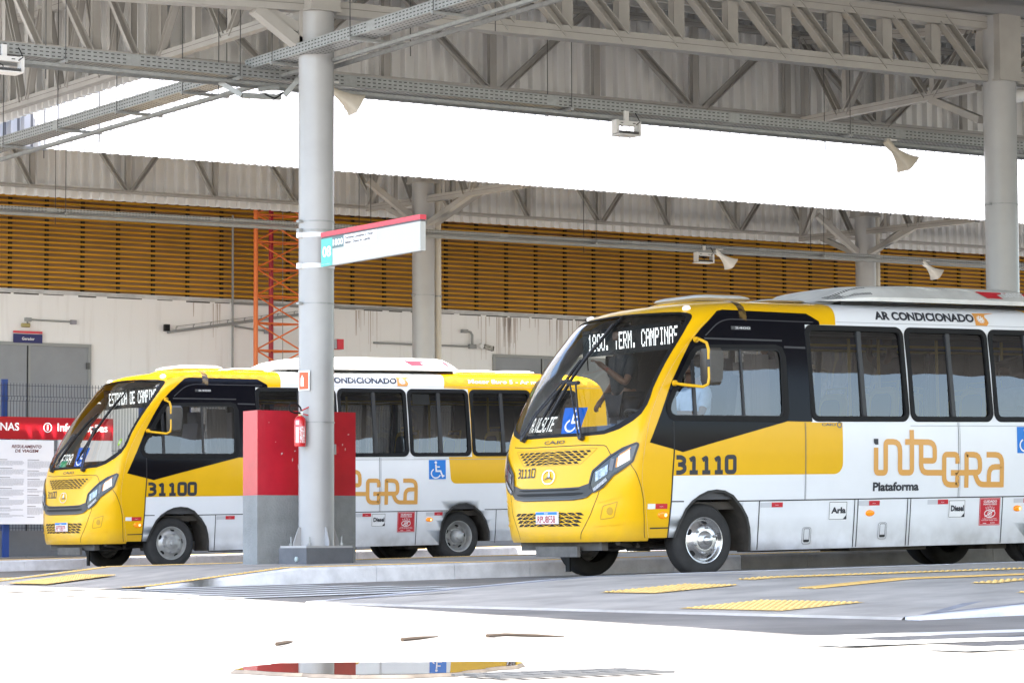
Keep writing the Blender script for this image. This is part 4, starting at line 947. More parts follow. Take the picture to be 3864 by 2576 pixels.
# ------------------------------------------------------------------ profiled sheets
def corrug(L, per=.215, d=.085):
    """trapezoid profile along s: list of (s, depth)"""
    out = []; s = 0.0
    while s < L:
        for a, dd in ((0, 0), (.085, 0), (.108, d), (.155, d), (.178, 0)):
            if s + a <= L: out.append((s + a, dd))
        s += per
    out.append((L, 0)); return out
def fascia(name, p0, p1, z0, z1, nrm, m, label, zt0=None, screws=False):
    """vertical profiled sheet from p0 to p1 (plan), bottom z0(start) / z1(end); nrm = plan normal of the ribs"""
    p0 = Vector((*p0, 0)); p1 = Vector((*p1, 0)); d = (p1 - p0); L = d.length; d.normalize(); n = Vector((*nrm, 0)); mb = MB()
    pr = corrug(L); vs = []
    for s, dd in pr:
        t = s / L; zb = z0[0] + (z1[0] - z0[0]) * t; zt = z0[1] + (z1[1] - z0[1]) * t; q = p0 + d * s + n * dd
        vs += [(q.x, q.y, zb), (q.x, q.y, zt)]
    mb.add(vs, [(2 * i, 2 * i + 2, 2 * i + 3, 2 * i + 1) for i in range(len(pr) - 1)], m, False)
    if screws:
        jl = mat("lap line rib shade", (.14, .145, .16), .6)  # lap lines painted dark beside each rib to stand in for rib shading
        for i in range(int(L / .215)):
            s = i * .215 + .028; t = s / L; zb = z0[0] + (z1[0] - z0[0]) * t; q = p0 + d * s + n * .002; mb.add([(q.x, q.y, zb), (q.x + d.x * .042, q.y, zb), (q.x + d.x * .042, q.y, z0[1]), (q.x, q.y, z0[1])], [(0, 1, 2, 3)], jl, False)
        sc = mat("screw head", (.12, .12, .13), .5); s = .215 * 2 + .131; j = 0
        while s < L - .3:
            for off, r in ((0, .016), (.215, .016), (.645, .010)):
                q = p0 + d * (s + off) + n * .088; zb = z0[0] + (z1[0] - z0[0]) * s / L + .13 - off * .02
                mb.add([(q.x + d.x * r * math.cos(R(a)), q.y + d.y * r * math.cos(R(a)), zb + r * math.sin(R(a))) for a in range(0, 360, 60)], [tuple(range(6))], sc, False)
            s += .215 * 5
    o = mb.build(name, None, 10, weld=False); return tag(o, label, "fascia", "profiled metal fascias of the canopies")
fascia("corrugated_fascia", (16.9, 34.3), (58, 34.3), (6.50, 9.0), (6.56, 9.0), (0, -1), mZinc(), "dull grey ribbed metal fascia behind the long cable tray of the near canopy")
fascia("corrugated_fascia", (16.9, 39.46), (16.9, 34.3), (6.49, 8.9), (6.51, 9.0), (-1, 0), mZinc(), "ribbed metal fascia running away at upper left above the slanting tray")
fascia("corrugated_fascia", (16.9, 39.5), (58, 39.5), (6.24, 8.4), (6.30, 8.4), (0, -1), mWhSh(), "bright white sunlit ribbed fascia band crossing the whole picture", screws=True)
fascia("corrugated_fascia", (8, 47.5), (58, 47.5), (6.50, 8.2), (6.82, 8.4), (0, -1), mZinc(), "far ribbed metal fascia hanging in front of the ochre louvres")
# ------------------------------------------------------------------ canopy roofs
m = MB(); rf = mat("roof soffit", (.34, .335, .325), .6, var=.1, vscale=.8); Ysec = [-6.5, 10, 22, 29.7, 34.3]; Zsec = [9.3, 8.9, 8.35, 7.72, 8.24]
edge = [3.9, 7.6, 10.2, 10.8, 11.2]
vs = []
for y, z, e in zip(Ysec, Zsec, edge): vs += [(e, y, z), (58, y, z + .25), (58, y, z + .41), (e, y, z + .16)]
m.add(vs, [(4 * i + a, 4 * i + b, 4 * i + 4 + b, 4 * i + 4 + a) for i in range(4) for a, b in ((0, 1), (1, 2), (2, 3), (3, 0))], rf, False)
m.add([(10, 34.3, 8.24), (16.86, 34.3, 8.2), (16.86, 39.5, 8.3), (16.86, 39.5, 8.46), (16.86, 34.3, 8.36), (10, 34.3, 8.36), (10, 39.5, 8.3), (10, 39.5, 8.46)], [(0, 1, 2, 6), (5, 4, 3, 7)], rf, False)
for y, z in ((30.6, 7.78), (31.6, 7.89), (32.6, 8.0), (33.6, 8.12), (28.5, 7.78), (27, 7.90), (25.5, 8.02), (24, 8.14)): m.bar((13.6, y, z - .02), (57, y, z + .22), .07, .12, mat("purlin paint", (.5, .49, .46), .5))
o = m.build("canopy_roof", None, 30, weld=False); tag(o, "grey soffit of the near canopy above the big white truss", "canopy roof", "canopy roofs")
m = MB(); vs = []
for y, z in ((39.55, 8.35), (45, 7.75), (52.5, 8.5)): vs += [(8, y, z), (58, y, z), (58, y, z + .15), (8, y, z + .15)]
m.add(vs, [(4 * i + a, 4 * i + b, 4 * i + 4 + b, 4 * i + 4 + a) for i in range(2) for a, b in ((0, 1), (1, 2), (2, 3), (3, 0))], rf, False)
for y, z in ((41, 8.15), (42.5, 7.98), (44, 7.82), (46, 7.8), (47, 7.9)): m.bar((8, y, z - .02), (57, y, z - .02), .07, .12, mat("purlin paint", (.5, .49, .46), .5))
o = m.build("canopy_roof", None, 30, weld=False); tag(o, "roof sheet of the far canopy behind the white fascia band", "canopy roof", "canopy roofs")
# ------------------------------------------------------------------ trusses
def truss(label, lo0, lo1, hi0, hi1, nodes, diags, cs=(.16, .16), ws=(.12, .10), m=None, face=(0, -1, 0)):
    """lo0->lo1 bottom chord, hi0->hi1 top chord (axes); nodes: parameters of the verticals; diags: (t_low, t_high) pairs"""
    m = m or mSteel(); root = empty("roof_truss", lo0, (0, 0, 0), label, "truss", "steel roof trusses")
    O = Vector(lo0); lo = lambda t: Vector(lo0).lerp(Vector(lo1), t) - O; hi = lambda t: Vector(hi0).lerp(Vector(hi1), t) - O
    fv = Vector(face); ml = mat("truss weld line", (.16, .15, .14), .7)
    for nm, f in (("bottom_chord", lo), ("top_chord", hi)):
        c = MB(); c.bar(f(0), f(1), cs[0], cs[1], m); e = fv * (cs[0] / 2 + .002); c.bar(f(0) + e + Vector((0, 0, .005)), f(1) + e + Vector((0, 0, .005)), .004, .006, ml); c.build(nm, root)
    for t in nodes:
        c = MB(); a, b2 = lo(t), hi(t); up = fv
        c.channel(a, b2, ws[0], ws[1], .012, m, up, -1); c.build("vertical", root)
    for t0, t1 in diags:
        c = MB(); c.channel(lo(t0), hi(t1), ws[0] * .9, ws[1], .012, m, fv, 1); c.build("diagonal", root)
    return root
# big truss along the column line (Y = 29.7)
X0, X1 = 17.0, 27.6; tt = lambda x: (x - X0) / (X1 - X0)
vx = [18.75, 19.65, 20.52, 21.40, 22.28, 23.16, 24.06, 24.94, 25.82, 26.70]
truss("deep welded truss with many slanted posts between the two nearest columns", (X0, 29.7, 6.71), (X1, 29.7, 6.81), (X0, 29.7, 7.45), (X1, 29.7, 7.55), [tt(x) for x in vx], [(tt(x - .05), tt(x - .80)) for x in vx[1:] + [27.55]], (.20, .17), (.17, .12))
truss("continuation of the deep truss right of the right-hand column", (27.9, 29.7, 6.82), (38.2, 29.7, 6.92), (27.9, 29.7, 7.55), (38.2, 29.7, 7.65), [(x - 27.9) / 10.3 for x in (28.8, 29.7, 30.6, 31.5, 32.4)], [((x - .9 - 27.9) / 10.3, (x - 27.9) / 10.3) for x in (28.85, 29.75, 30.65, 31.55, 32.45)], (.20, .17), (.13, .12))
r = truss("short cantilever truss with knee brace left of the front column", (13.9, 29.7, 6.60), (16.75, 29.7, 6.72), (13.9, 29.7, 7.35), (16.75, 29.7, 7.45), [tt_ for tt_ in (.25, .6)], [(.0, .25), (.3, .6)], (.20, .16), (.13, .12))
k = MB(); k.bar((2.15, 0, .02), (2.75, 0, -.36), .16, .13, mSteel()); k.bar((2.25, 0, .02), (2.72, 0, -.16), .10, .12, mSteel()); k.build("knee_brace", r)
k = MB(); k.bar((2.77, 0, -.40), (2.77, 0, .1), .16, .12, mSteel()); k.build("end_post", r)
# truss against the near fascia (Y = 34.0), from far left to right
L0, L1 = 12.2, 56.0; tf = lambda x: (x - L0) / (L1 - L0)
vx2 = [13.25, 13.97, 14.68, 15.38, 16.07, 16.9] + [18.7, 20.48, 22.24, 24.04, 25.84, 27.6, 29.4, 31.2]
dg = [(tf(15.25), tf(14.60)), (tf(15.97), tf(15.30)), (tf(16.62), tf(16.0)), (tf(14.5), tf(13.9))] + [q for x in (18.7, 22.24, 25.84, 29.4) for q in ((tf(x - .12), tf(x - 1.62)), (tf(x + .12), tf(x + 1.62)))]
truss("long slender truss with V braces standing against the grey near fascia", (L0, 34.05, 6.70), (L1, 34.05, 6.95), (L0, 34.05, 8.0), (L1, 34.05, 8.2), [tf(x) for x in vx2], dg, (.10, .10), (.11, .07))
# cross trusses from the columns back to the fascia
def cross(label, x, y0, y1, zl0, zl1, zh0, zh1, n, flip=False):
    d = []
    for i in range(n):
        a, b2 = i / n, (i + 1) / n
        d.append(((a + .02, b2 - .02) if (i % 2 == 0) != flip else (b2 - .02, a + .02)))
    return truss(label, (x, y0, zl0), (x, y1, zl1), (x, y0, zh0), (x, y1, zh1), [i / n for i in range(n + 1)], d, (.12, .12), (.10, .08), face=(-1, 0, 0))
cross("pale cross truss running back from the front column to the fascia corner", 16.96, 30.1, 34.0, 6.74, 6.74, 7.55, 7.95, 4)
cross("pale cross truss running back from the right-hand column to the fascia", 27.85, 30.1, 34.0, 6.74, 6.74, 7.56, 7.98, 4, True)
k = MB(); k.bar((27.85, 31.1, 6.70), (27.75, 29.95, 6.24), .10, .10, mSteel()); tag(k.build("column_strut"), "slim raking strut between the right-hand column and its cross truss", "strut")
cross("cross truss at upper left carrying the receding ribbed fascia", 16.62, 34.2, 39.4, 6.59, 6.60, 7.75, 7.85, 8, True)
cross("pale cross truss further left, half hidden behind the cable tray", 15.2, 34.3, 39.4, 6.62, 6.62, 7.7, 7.8, 7)
# far bay
F0, F1_ = 10.0, 56.0; tg = lambda x: (x - F0) / (F1_ - F0); fz = lambda x: 6.72 + (x - 20) * .0055
fx = [19.3, 21.05, 22.92, 24.7, 26.4, 28.15, 29.9, 31.65, 33.37, 35.1, 36.9, 38.7, 40.5]
dg = []
for i, x in enumerate(fx):
    if i % 2 == 0: dg += [(tg(x - .05), tg(x - .95)), (tg(x + .05), tg(x + .95))]
    else: dg += [(tg(x - .03), tg(x - .75))]
truss("long thin truss under the far fascia in front of the ochre louvres", (F0, 47.2, fz(F0)), (F1_, 47.2, fz(F1_)), (F0, 47.2, 7.9), (F1_, 47.2, 8.1), [tg(x) for x in fx], dg, (.10, .06), (.09, .07), mat("shaded steel paint", (.36, .345, .32), .5, var=.15, vscale=2))
for x, lb in ((27.85, "second-row cross truss at the column behind the red-topped sign"), (38.4, "second-row cross truss at the column right of centre")):
    cross(lb, x, 41.6, 47.0, 6.60, 6.72, 7.9, 7.75, 6)
    k = MB(); k.bar((x + .15, 45, 6.19), (x + 1.3, 45, 6.93), .11, .11, mSteel()); k.bar((x - .15, 45, 6.25), (x - 1.2, 45, 6.95), .11, .11, mSteel()); k.bar((x, 45.1, 6.2), (x, 46.3, 6.66), .10, .10, mSteel()); k.bar((x, 44.9, 6.2), (x, 43.4, 6.62), .10, .10, mSteel())
    tag(k.build("column_strut"), lb.replace("second-row cross truss", "four raking steel struts"), "strut")
# ------------------------------------------------------------------ columns
def column(x, y, zb, zt, label, dia=.42, plate=True, pipe=None, bands=(), box=None):
    root = empty("steel_column", (x, y, zb), (0, 0, 0), label, "column", "round steel columns of the terminal"); r = dia / 2; cm = mCol()
    m = MB(); m.tube([(0, 0, .02), (0, 0, zt - zb)], r, cm, 40); m.build("shaft", root, 50)
    if box:
        m = MB(); m.bb(-.20, .20, -.235, .235, box[0] - zb, box[1] - zb, mSteel()); m.bb(-.215, .215, -.25, .25, box[0] - zb - .03, box[0] - zb, mSteel()); m.build("truss_seat", root)
    if plate:
        m = MB(); m.bb(-.31, .31, -.31, .31, 0, .025, cm); m.build("base_plate", root)
        for a in (0, 90, 180, 270):
            g = MB(); c, s = math.cos(R(a)), math.sin(R(a))
            pts = [(r - .01, .025), (.305, .025), (.305, .07), (r + .03, .24), (r - .01, .24)]
            for o_ in (-.006, .006): g.add([(c * p - s * o_, s * p + c * o_, z) for p, z in pts], [tuple(range(5))], cm, False)
            k = len(pts); g.add([(c * p - s * o_, s * p + c * o_, z) for o_ in (-.006, .006) for p, z in pts], [(j, (j + 1) % k, k + (j + 1) % k, k + j) for j in range(k)], cm, False); g.build("gusset", root)
        for a in (45, 135, 225, 315):
            g = MB(); c, s = .36 * math.cos(R(a)) * .85, .36 * math.sin(R(a)) * .85; g.tube([(c, s, .02), (c, s, .13)], .012, mGal(), 8); g.lathe([(.024, .03), (.024, .055), (.001, .055)], (c, s, 0), (0, 0, 1), mGal(), 6); g.build("anchor_bolt", root)
    if pipe:
        m = MB(); px, py, pr, pm = pipe; m.tube([(px, py, .1), (px, py, zt - zb - .2)], pr, pm, 20); m.build("downpipe", root)
        m = MB()
        for z in (1.6, 3.1, 4.6): m.lathe([(pr + .005, 0), (pr + .012, .0), (pr + .012, .03), (pr + .005, .03)], (px, py, z), (0, 0, 1), mGal(), 20)
        m.build("pipe_clip", root)
    for z, hh, mm in bands:
        g = MB(); g.lathe([(r + .001, 0), (r + .007, 0), (r + .007, hh), (r + .001, hh)], (0, 0, z - zb), (0, 0, 1), mm, 40); g.bb(-r - .05, -r + .01, -.05, .02, z - zb - .005, z - zb + hh + .005, mm); g.build("band", root)
    return root
galv = mGal(); wb = mat("white clamp", (.72, .73, .74), .4); cond = mat("conduit grey", (.30, .31, .31), .5)
column(16.86, 29.66, .29, 7.5, "grey round column in front with extinguisher, sign and gusseted base plate", pipe=(.20, .09, .022, cond), box=(6.66, 7.5), bands=((4.12, .02, galv), (4.01, .025, galv), (3.94, .055, wb), (3.575, .055, wb), (3.15, .018, galv), (1.75, .018, galv)))
column(27.80, 29.62, H2(27.7), 7.65, "grey round column at the right edge behind bus 31110", dia=.46, plate=False, pipe=(.34, .30, .07, mat("beige pipe", (.47, .44, .38), .5)), box=(6.75, 7.65), bands=((5.0, .015, galv),))
column(27.84, 45.0, H3(27.8), 7.7, "grey round column in the second row, partly behind the red-topped sign", plate=False, pipe=(.33, .05, .075, mat("beige pipe", (.47, .44, .38), .5)), box=(7.0, 7.7), bands=((4.9, .015, galv),))
column(38.46, 45.0, H3(38.4), 7.8, "grey round column in the second row above the roof of bus 31110", plate=False, pipe=(.33, .05, .075, mat("beige pipe", (.47, .44, .38), .5)), box=(7.0, 7.8))
m = MB(); pg = mat("grey plinth paint", (.115, .12, .13), .7, var=.2, vscale=4, bump=.25, bscale=40)
zp = H2(16.8); m.bb(16.54, 17.17, 29.33, 29.99, zp - .02, .29, pg); m.lathe([(.03, 0), (.03, .02), (.001, .025)], (16.54, 29.55, .16), (-1, 0, 0), mat("plinth lamp", (.35, .42, .42), .3), 12)
tag(m.build("column_plinth"), "low dark grey concrete plinth under the front column", "plinth")
# ------------------------------------------------------------------ red and grey pillar behind the column
root = empty("barrier_pillar", (16.42, 30.3, H2(16.42)), (0, 0, 0), "concrete pillar painted red above and grey below behind the front column", "pillar")
gp = mat("grey roughcast", (.27, .28, .275), .8, var=.25, vscale=3, bump=.5, bscale=38); rp = mat("red gloss paint", (.52, .012, .028), .32, var=.25, vscale=2.2, coat=.3, bump=.05, bscale=30)
plan = [(0, 0), (1.35, 0), (1.35, .36), (0, .36)]
z0_, zs, z1_ = -.02, .82, 1.83
m = MB(); m.prism(plan, z0_, zs, gp); m.build("grey_base", root); m = MB(); m.prism([(x, y + 0) for x, y in plan], zs + .001, z1_, rp); [m.add([(x_, -.003, z_), (x_ + w_, -.003, z_ + h_ * .4), (x_ + w_ * .8, -.003, z_ + h_), (x_ - .004, -.003, z_ + h_ * .7)], [(0, 1, 2, 3)], mat("scuffed plaster", (.62, .42, .40), .8), False) for x_, z_, w_, h_ in ((.32, 1.30, .02, .03), (.47, 1.22, .012, .05), (.50, 1.34, .018, .02), (.55, 1.12, .015, .09), (.58, 1.25, .01, .12), (.24, 1.45, .012, .01), (1.16, 1.42, .014, .03), (1.20, 1.36, .01, .04), (1.24, 1.55, .02, .02), (.15, 1.68, .01, .01))]
m.build("red_top", root)
# ------------------------------------------------------------------ cable trays
def tray(label, p0, p1, w, h, side, hang=(), rail=None, slotrows=3, hz=8.0, bar_len=.55, pitch=.076):
    """perforated U tray; p0->p1 = lower near edge; side = plan unit vector towards the far wall of the tray"""
    root = empty("cable_tray", p0, (0, 0, 0), label, "cable tray", "perforated cable trays under the canopies")
    P0 = Vector(p0); D = Vector(p1) - P0; L = D.length; d = D.normalized(); sv = Vector((*side, 0)); up = Vector((0, 0, 1)); g = mGal(); dk = mGalD()
    m = MB()
    for o in (0, w):
        q = sv * o; m.bar(q + up * h / 2, q + d * L + up * h / 2, .004, h, g, up)
        m.bar(q + up * h, q + d * L + up * h, .02, .006, g, up)
    m.bar(sv * w / 2 + up * .002, sv * w / 2 + d * L + up * .002, w, .004, g, up)
    off = -sv * .0032; k = 0; s = .04
    while s < L - .08:
        if int(s / 3.0) != int((s + .12) / 3.0): s += .16; continue
        for r in range(slotrows):
            z = h * (.16 + .68 * r / max(1, slotrows - 1)); a = off + d * s + up * (z - .0065); b = off + d * (s + pitch * .56) + up * (z + .0065)
            m.add([a, Vector((b.x, b.y, a.z)), b, Vector((a.x, a.y, b.z))], [(0, 1, 2, 3)], dk, False)
        c = -up * .0012 + d * s
        for r in range(4):
            q = c + sv * (w * (.15 + .23 * r)); m.add([q, q + d * pitch * .5, q + d * pitch * .5 + sv * .02, q + sv * .02], [(0, 1, 2, 3)], dk, False)
        s += pitch
    m.build("tray", root, weld=False)
    if rail:
        for (off_, dz, ww) in rail:
            m = MB(); q = sv * off_ + up * dz; m.channel(q, q + d * L, ww, .04, .004, g, up, -1); m.build("rail", root)
    for t in hang:
        m = MB(); q = d * t
        m.bar(q - sv * .06 - up * .03, q + sv * bar_len - up * .03, .045, .03, g, up); m.bar(q - sv * .06 - up * .012, q + sv * bar_len - up * .012, .05, .004, g, up)
        m.build("trapeze_bar", root)
        for o in (-.04, bar_len - .03):
            m = MB(); e = q + sv * o; m.tube([e - up * .16 if o > 0 else e - up * .06, Vector((e.x, e.y, hz - P0.z))], .006, mat("hanger rod dark", (.05, .05, .05), .5), 6); m.build("hanger_rod", root)
    return root
tray("long dark cable tray along the near canopy in front of the grey fascia", (12.0, 30.75, 5.99), (40, 30.75, 6.03), .30, .135, (0, 1), (2.1, 4.4, 9.28, 14.0, 15.05 + 3.5), ((.36, -.03, .045), (.12, -.035, .04)))
tray("pale cable tray slanting towards the upper right in front of the front column", (16.57, 30.9, 6.10), (16.57, 24.2, 6.16), .30, .12, (1, 0), (.75, 2.6, 4.4), ((.42, -.04, .06), (.62, -.05, .05)), bar_len=.80)
tray("cable tray slanting down to the lower left below the receding fascia", (16.57, 39.4, 6.05), (16.57, 31.1, 6.07), .30, .13, (1, 0), (1.3, 3.15, 5.0, 6.9), ((.44, -.03, .08),), bar_len=.62)
tray("thin pale cable tray of the far bay in front of the ochre louvres", (14, 44.0, 5.83), (46, 44.0, 6.10), .30, .06, (0, 1), (6.2, 12.1, 17.0, 22.5), ((.02, -.045, .09),), 2, 7.8, .4, .06)
m = MB(); a = mGal(); dk = mRub()
m.bar((16.25, 30.95, 5.93), (16.45, 30.75, 5.76), .07, .06, a); m.bar((16.45, 30.75, 5.76), (16.95, 30.7, 5.77), .07, .06, a); m.bar((17.15, 30.6, 6.0), (17.0, 30.68, 5.80), .07, .06, a)
m.bar((16.95, 30.75, 5.90), (16.7, 30.8, 5.86), .06, .05, a)
for i in range(4): m.tube([(16.7 + .02 * i, 30.7, 5.80), (16.85, 30.66 + .02 * i, 5.74 + .01 * i), (17.0, 30.68, 5.84)], .010, dk, 5)
tag(m.build("conduit_junction"), "bent conduits with black cables at the crossing of the trays", "conduit junction")
# ------------------------------------------------------------------ floodlights, horns, cameras
def floodlight(p, label, w=.36):
    root = empty("floodlight", p, (0, 0, 0), label, "floodlight", "floodlights hanging under the cable trays"); wm_ = mat("lamp white", (.62, .61, .59), .5); h = .17
    m = MB(); m.bb(-w / 2, w / 2, -.04, .04, -.075, -.015, wm_); m.bb(-w / 2 - .02, -w / 2 + .02, -.06, .05, -.19, -.01, wm_); m.bb(w / 2 - .02, w / 2 + .02, -.06, .05, -.19, -.01, wm_)
    for x in (-.1, .1): m.bb(x - .022, x + .022, -.043, -.04, -.05, -.04, mRub())
    m.build("bracket", root)
    m = MB(); hs_ = mat("lamp heat sink", (.11, .11, .11), .5)
    for i in range(18): m.bb(-w / 2 + .02 + i * (w - .04) / 18, -w / 2 + .028 + i * (w - .04) / 18, -.08, .10, -.20, -.155, hs_)
    m.bb(-w / 2 + .01, w / 2 - .01, -.10, .12, -.212, -.196, wm_); m.build("lamp_head", root)
    m = MB(); m.tube([(w / 2 - .05, -.05, -.06), (w / 2 + .0, -.06, -.02), (w / 2 - .01, -.02, .05), (w / 2 - .03, 0, .10)], .007, mRub(), 6); m.tube([(-w / 2 + .04, -.05, -.08), (-.04, -.06, -.13), (0, -.02, -.19)], .006, mRub(), 6); m.build("cable", root)
    m = MB(); m.bb(-.03, .03, -.02, .02, -.02, .12, wm_); m.build("hanger", root)
floodlight((22.16, 30.72, 5.90), "white floodlight hanging in front of the bright fascia band")
floodlight((13.33, 30.72, 5.97), "white floodlight at the left edge under the long tray", .42)
floodlight((33.55, 44.0, 5.92), "white floodlight of the far bay in front of the ochre louvres", .38)
def horn(p, label, yaw, s=1.0, pitch=-28):
    root = empty("horn_speaker", p, (R(0), R(0), R(yaw)), label, "speaker", "beige horn loudspeakers"); hm = mat("horn beige", (.50, .45, .37), .45, var=.15, vscale=6) if p[1] < 40 else mat("horn pale", (.72, .70, .66), .45)
    rot = Matrix.Rotation(R(-pitch), 3, 'Y'); m = MB(); rings = []
    for x, a, b2 in ((0, .05, .05), (.06, .055, .05), (.12, .075, .06), (.22, .12, .085), (.32, .185, .125), (.36, .22, .15)):
        rg = []
        for k in range(20):
            t = 2 * math.pi * k / 20; c, sn = math.cos(t), math.sin(t); e = 2 / (2 + 3.0 * x / .36)
            rg.append(rot @ Vector((x * s, math.copysign(abs(c) ** e, c) * a * s * .9, math.copysign(abs(sn) ** e, sn) * b2 * s * .9)))
        rings.append(rg)
    n = 20; m.add([v for rg in rings for v in rg], [(i * n + j, i * n + (j + 1) % n, (i + 1) * n + (j + 1) % n, (i + 1) * n + j) for i in range(5) for j in range(n)], hm)
    inner = [rot @ Vector((.34 * s, v[1], v[2])) for v in []]
    m.build("horn", root, 60)
    m = MB(); m.lathe([(.001, -.13 * s), (.045 * s, -.125 * s), (.055 * s, -.06 * s), (.055 * s, .0), (.04 * s, .01)], (0, 0, 0), rot @ Vector((1, 0, 0)), hm, 16); m.build("driver", root)
    m = MB(); m.bar((.02, .05 * s, 0), (.02, .05 * s, .14 * s), .03, .012, mat("lamp white", (.62, .61, .59), .5)); m.bar((-.05, 0, .10 * s), (.08, 0, .10 * s), .05, .02, mat("lamp white", (.62, .61, .59), .5)); m.bb(-.09, -.03, -.03, .03, .06 * s, .12 * s, mat("horn box", (.4, .38, .34), .5)); m.build("bracket", root)
horn((17.62, 30.6, 5.90), "beige horn loudspeaker beside the front column under the tray", -12)
horn((26.78, 30.75, 5.88), "beige horn loudspeaker near the right-hand column against the bright band", -8, 1.0, -40)
horn((33.92, 44.0, 5.90), "pale horn loudspeaker of the far bay right beside its floodlight", -8, .9, -35)
horn((39.20, 44.0, 5.95), "pale horn loudspeaker of the far bay nearest the right-hand column", -8, .9, -35)
def cctv(p, label, yaw, s=1.0, arm=None, pitch=12):
    root = empty("cctv_camera", p, (0, R(pitch), R(yaw)), label, "camera", "bullet surveillance cameras"); w_ = mat("camera white", (.72, .72, .71), .4)
    m = MB(); m.lathe([(.001, .30 * s), (.06 * s, .30 * s), (.075 * s, .28 * s), (.075 * s, -.02 * s), (.07 * s, -.06 * s), (.066 * s, .0), (.001, .02 * s)], (0, 0, 0), (1, 0, 0), w_, 20, mats=[w_, w_, w_, w_, w_, mRub()]); m.build("housing", root, 50)
    m = MB(); m.lathe([(.001, -.012), (.05 * s, -.01)], (0, 0, 0), (1, 0, 0), mat("lens black", (.01, .01, .012), .1), 16); m.build("lens", root)
    if arm: 
        m = MB(); m.tube(arm, .022 * s, w_, 8); m.build("arm", root)
cctv((28.13, 29.72, 6.56), "white bullet camera at the right edge beside the right-hand column", 12, 1.25, [(.3, 0, 0), (.5, 0, .1)], -14)
# ------------------------------------------------------------------ route sign on the front column
root = empty("route_sign", (16.75, 29.50, 3.57), (0, 0, 0), "long pale bus stop sign with red top edge and number 08 on the front column", "sign")
SX, Ya, Yb = 0.0, -.15, -2.36
m = MB(); pb = mat("sign pale grey", (.50, .51, .495), .45); m.bb(0, .07, Yb, Ya, .0, .325, pb); m.build("panel", root)
m = MB(); m.bb(-.006, .076, Yb - .004, Ya, .348, .402, mat("sign red", (.62, .015, .04), .35, coat=.2)); m.bb(.004, .066, Yb, Ya, .3252, .3478, mat("sign dark strip", (.10, .09, .10), .5)); m.build("red_top", root)
S_ = lambda u, v: (-.003, Ya - u, v)
m = MB()
def sq(u0, u1, v0, v1, mm, d=0.0): m.add([(-.003 - d, Ya - u0, v0), (-.003 - d, Ya - u1, v0), (-.003 - d, Ya - u1, v1), (-.003 - d, Ya - u0, v1)], [(0, 1, 2, 3)], mm, False)
sq(0, .262, 0, .325, mat("sign turquoise", (.10, .46, .41), .45)); sq(.262, .53, .195, .325, mat("sign grey green", (.11, .18, .19), .45)); sq(.53, 1.28, .195, .325, mTxtW())
text_on(m, "08", .035, .235, .105, .235, lambda u, v: (-.005, Ya - u, v), mTxtW(), .03); text_on(m, "1800", .278, .512, .222, .30, lambda u, v: (-.005, Ya - u, v), mTxtW(), .03)
text_on(m, "Terminal Campinas x Oscar", .555, 1.20, .268, .308, lambda u, v: (-.005, Ya - u, v), mTxt(), .03); text_on(m, "Seixas / Dique do Cabrito", .555, 1.14, .212, .254, lambda u, v: (-.005, Ya - u, v), mTxt(), .03)
text_on(m, "plataforma de embarque", .015, .20, .018, .030, lambda u, v: (-.005, Ya - u, v), mTxtW())
m.build("lettering", root)
# ------------------------------------------------------------------ safety equipment on the column
root = empty("extinguisher_sign", (16.652, 29.585, 2.13), (0, 0, R(20)), "white and orange fire extinguisher sign on the front column", "sign")
m = MB(); X0s = -.012
m.bb(-.005, .0, -.085, .085, 0, .235, mTxtW()); m.build("plate", root)
m = MB(); org = mat("sign orange", (.72, .10, .03), .45); m.add([(-.007, y, z) for y, z in ((.07, .015), (-.07, .015), (-.07, .215), (.07, .215))], [(0, 1, 2, 3)], org, False)
m.add([(-.009, y, z) for y, z in ((.045, .05), (.0, .05), (.0, .15), (.015, .165), (.015, .18), (.03, .18), (.03, .165), (.045, .15))], [tuple(range(8))], mTxtW(), False); m.build("symbol", root)
root = empty("fire_extinguisher", (16.585, 29.56, 1.47), (0, 0, 0), "red fire extinguisher with looped black hose hung on the front column", "fire extinguisher"); root.scale = (.74, .74, .88)
rd = mat("extinguisher red", (.55, .015, .02), .25, coat=.5)
m = MB(); m.lathe([(.001, 0), (.085, .0), (.095, .02), (.095, .34), (.085, .375), (.05, .405), (.03, .41)], (0, 0, 0), (0, 0, 1), rd, 28); m.build("cylinder", root)
m = MB(); m.tube([(0, 0, .40), (0, 0, .45)], .028, mat("brass", (.45, .36, .18), .3, metal=.8), 12); m.bar((0, 0, .47), (.14, -.02, .53), .03, .015, rd); m.bar((0, 0, .44), (.13, -.02, .42), .03, .015, rd); m.lathe([(.001, 0), (.026, 0), (.026, .02), (.001, .02)], (0, -.03, .445), (0, -1, 0), mTxtW(), 12); m.build("valve", root)
m = MB(); m.tube([(.02, -.02, .455), (-.02, -.04, .52), (-.10, -.05, .575), (-.20, -.05, .57), (-.235, -.05, .52), (-.21, -.05, .47), (-.13, -.05, .445), (-.03, -.06, .445)], .013, mRub(), 8); m.build("hose", root)
m = MB(); w = lambda a0, a1, z0, z1: [((.0965) * math.cos(R(a)), .0965 * math.sin(R(a)), z) for z in (z0, z1) for a in (a0, (2 * a0 + a1) / 3, (a0 + 2 * a1) / 3, a1)]
for a0, a1, z0, z1, mm in ((195, 228, .05, .26, mat("label pink", (.75, .55, .55), .5)), (236, 292, .05, .27, mat("label red white", (.62, .22, .22), .5, var=.9, vscale=50, col2=(.75, .7, .7), thr=(.45, .5))), (198, 228, .29, .345, mTxtW())):
    m.add(w(a0, a1, z0, z1), [(i, i + 1, 5 + i, 4 + i) for i in range(3)], mm)
m.build("label", root)
m = MB(); m.bar((.06, .0, .20), (.16, .05, .20), .03, .06, galv); m.build("hook", root)
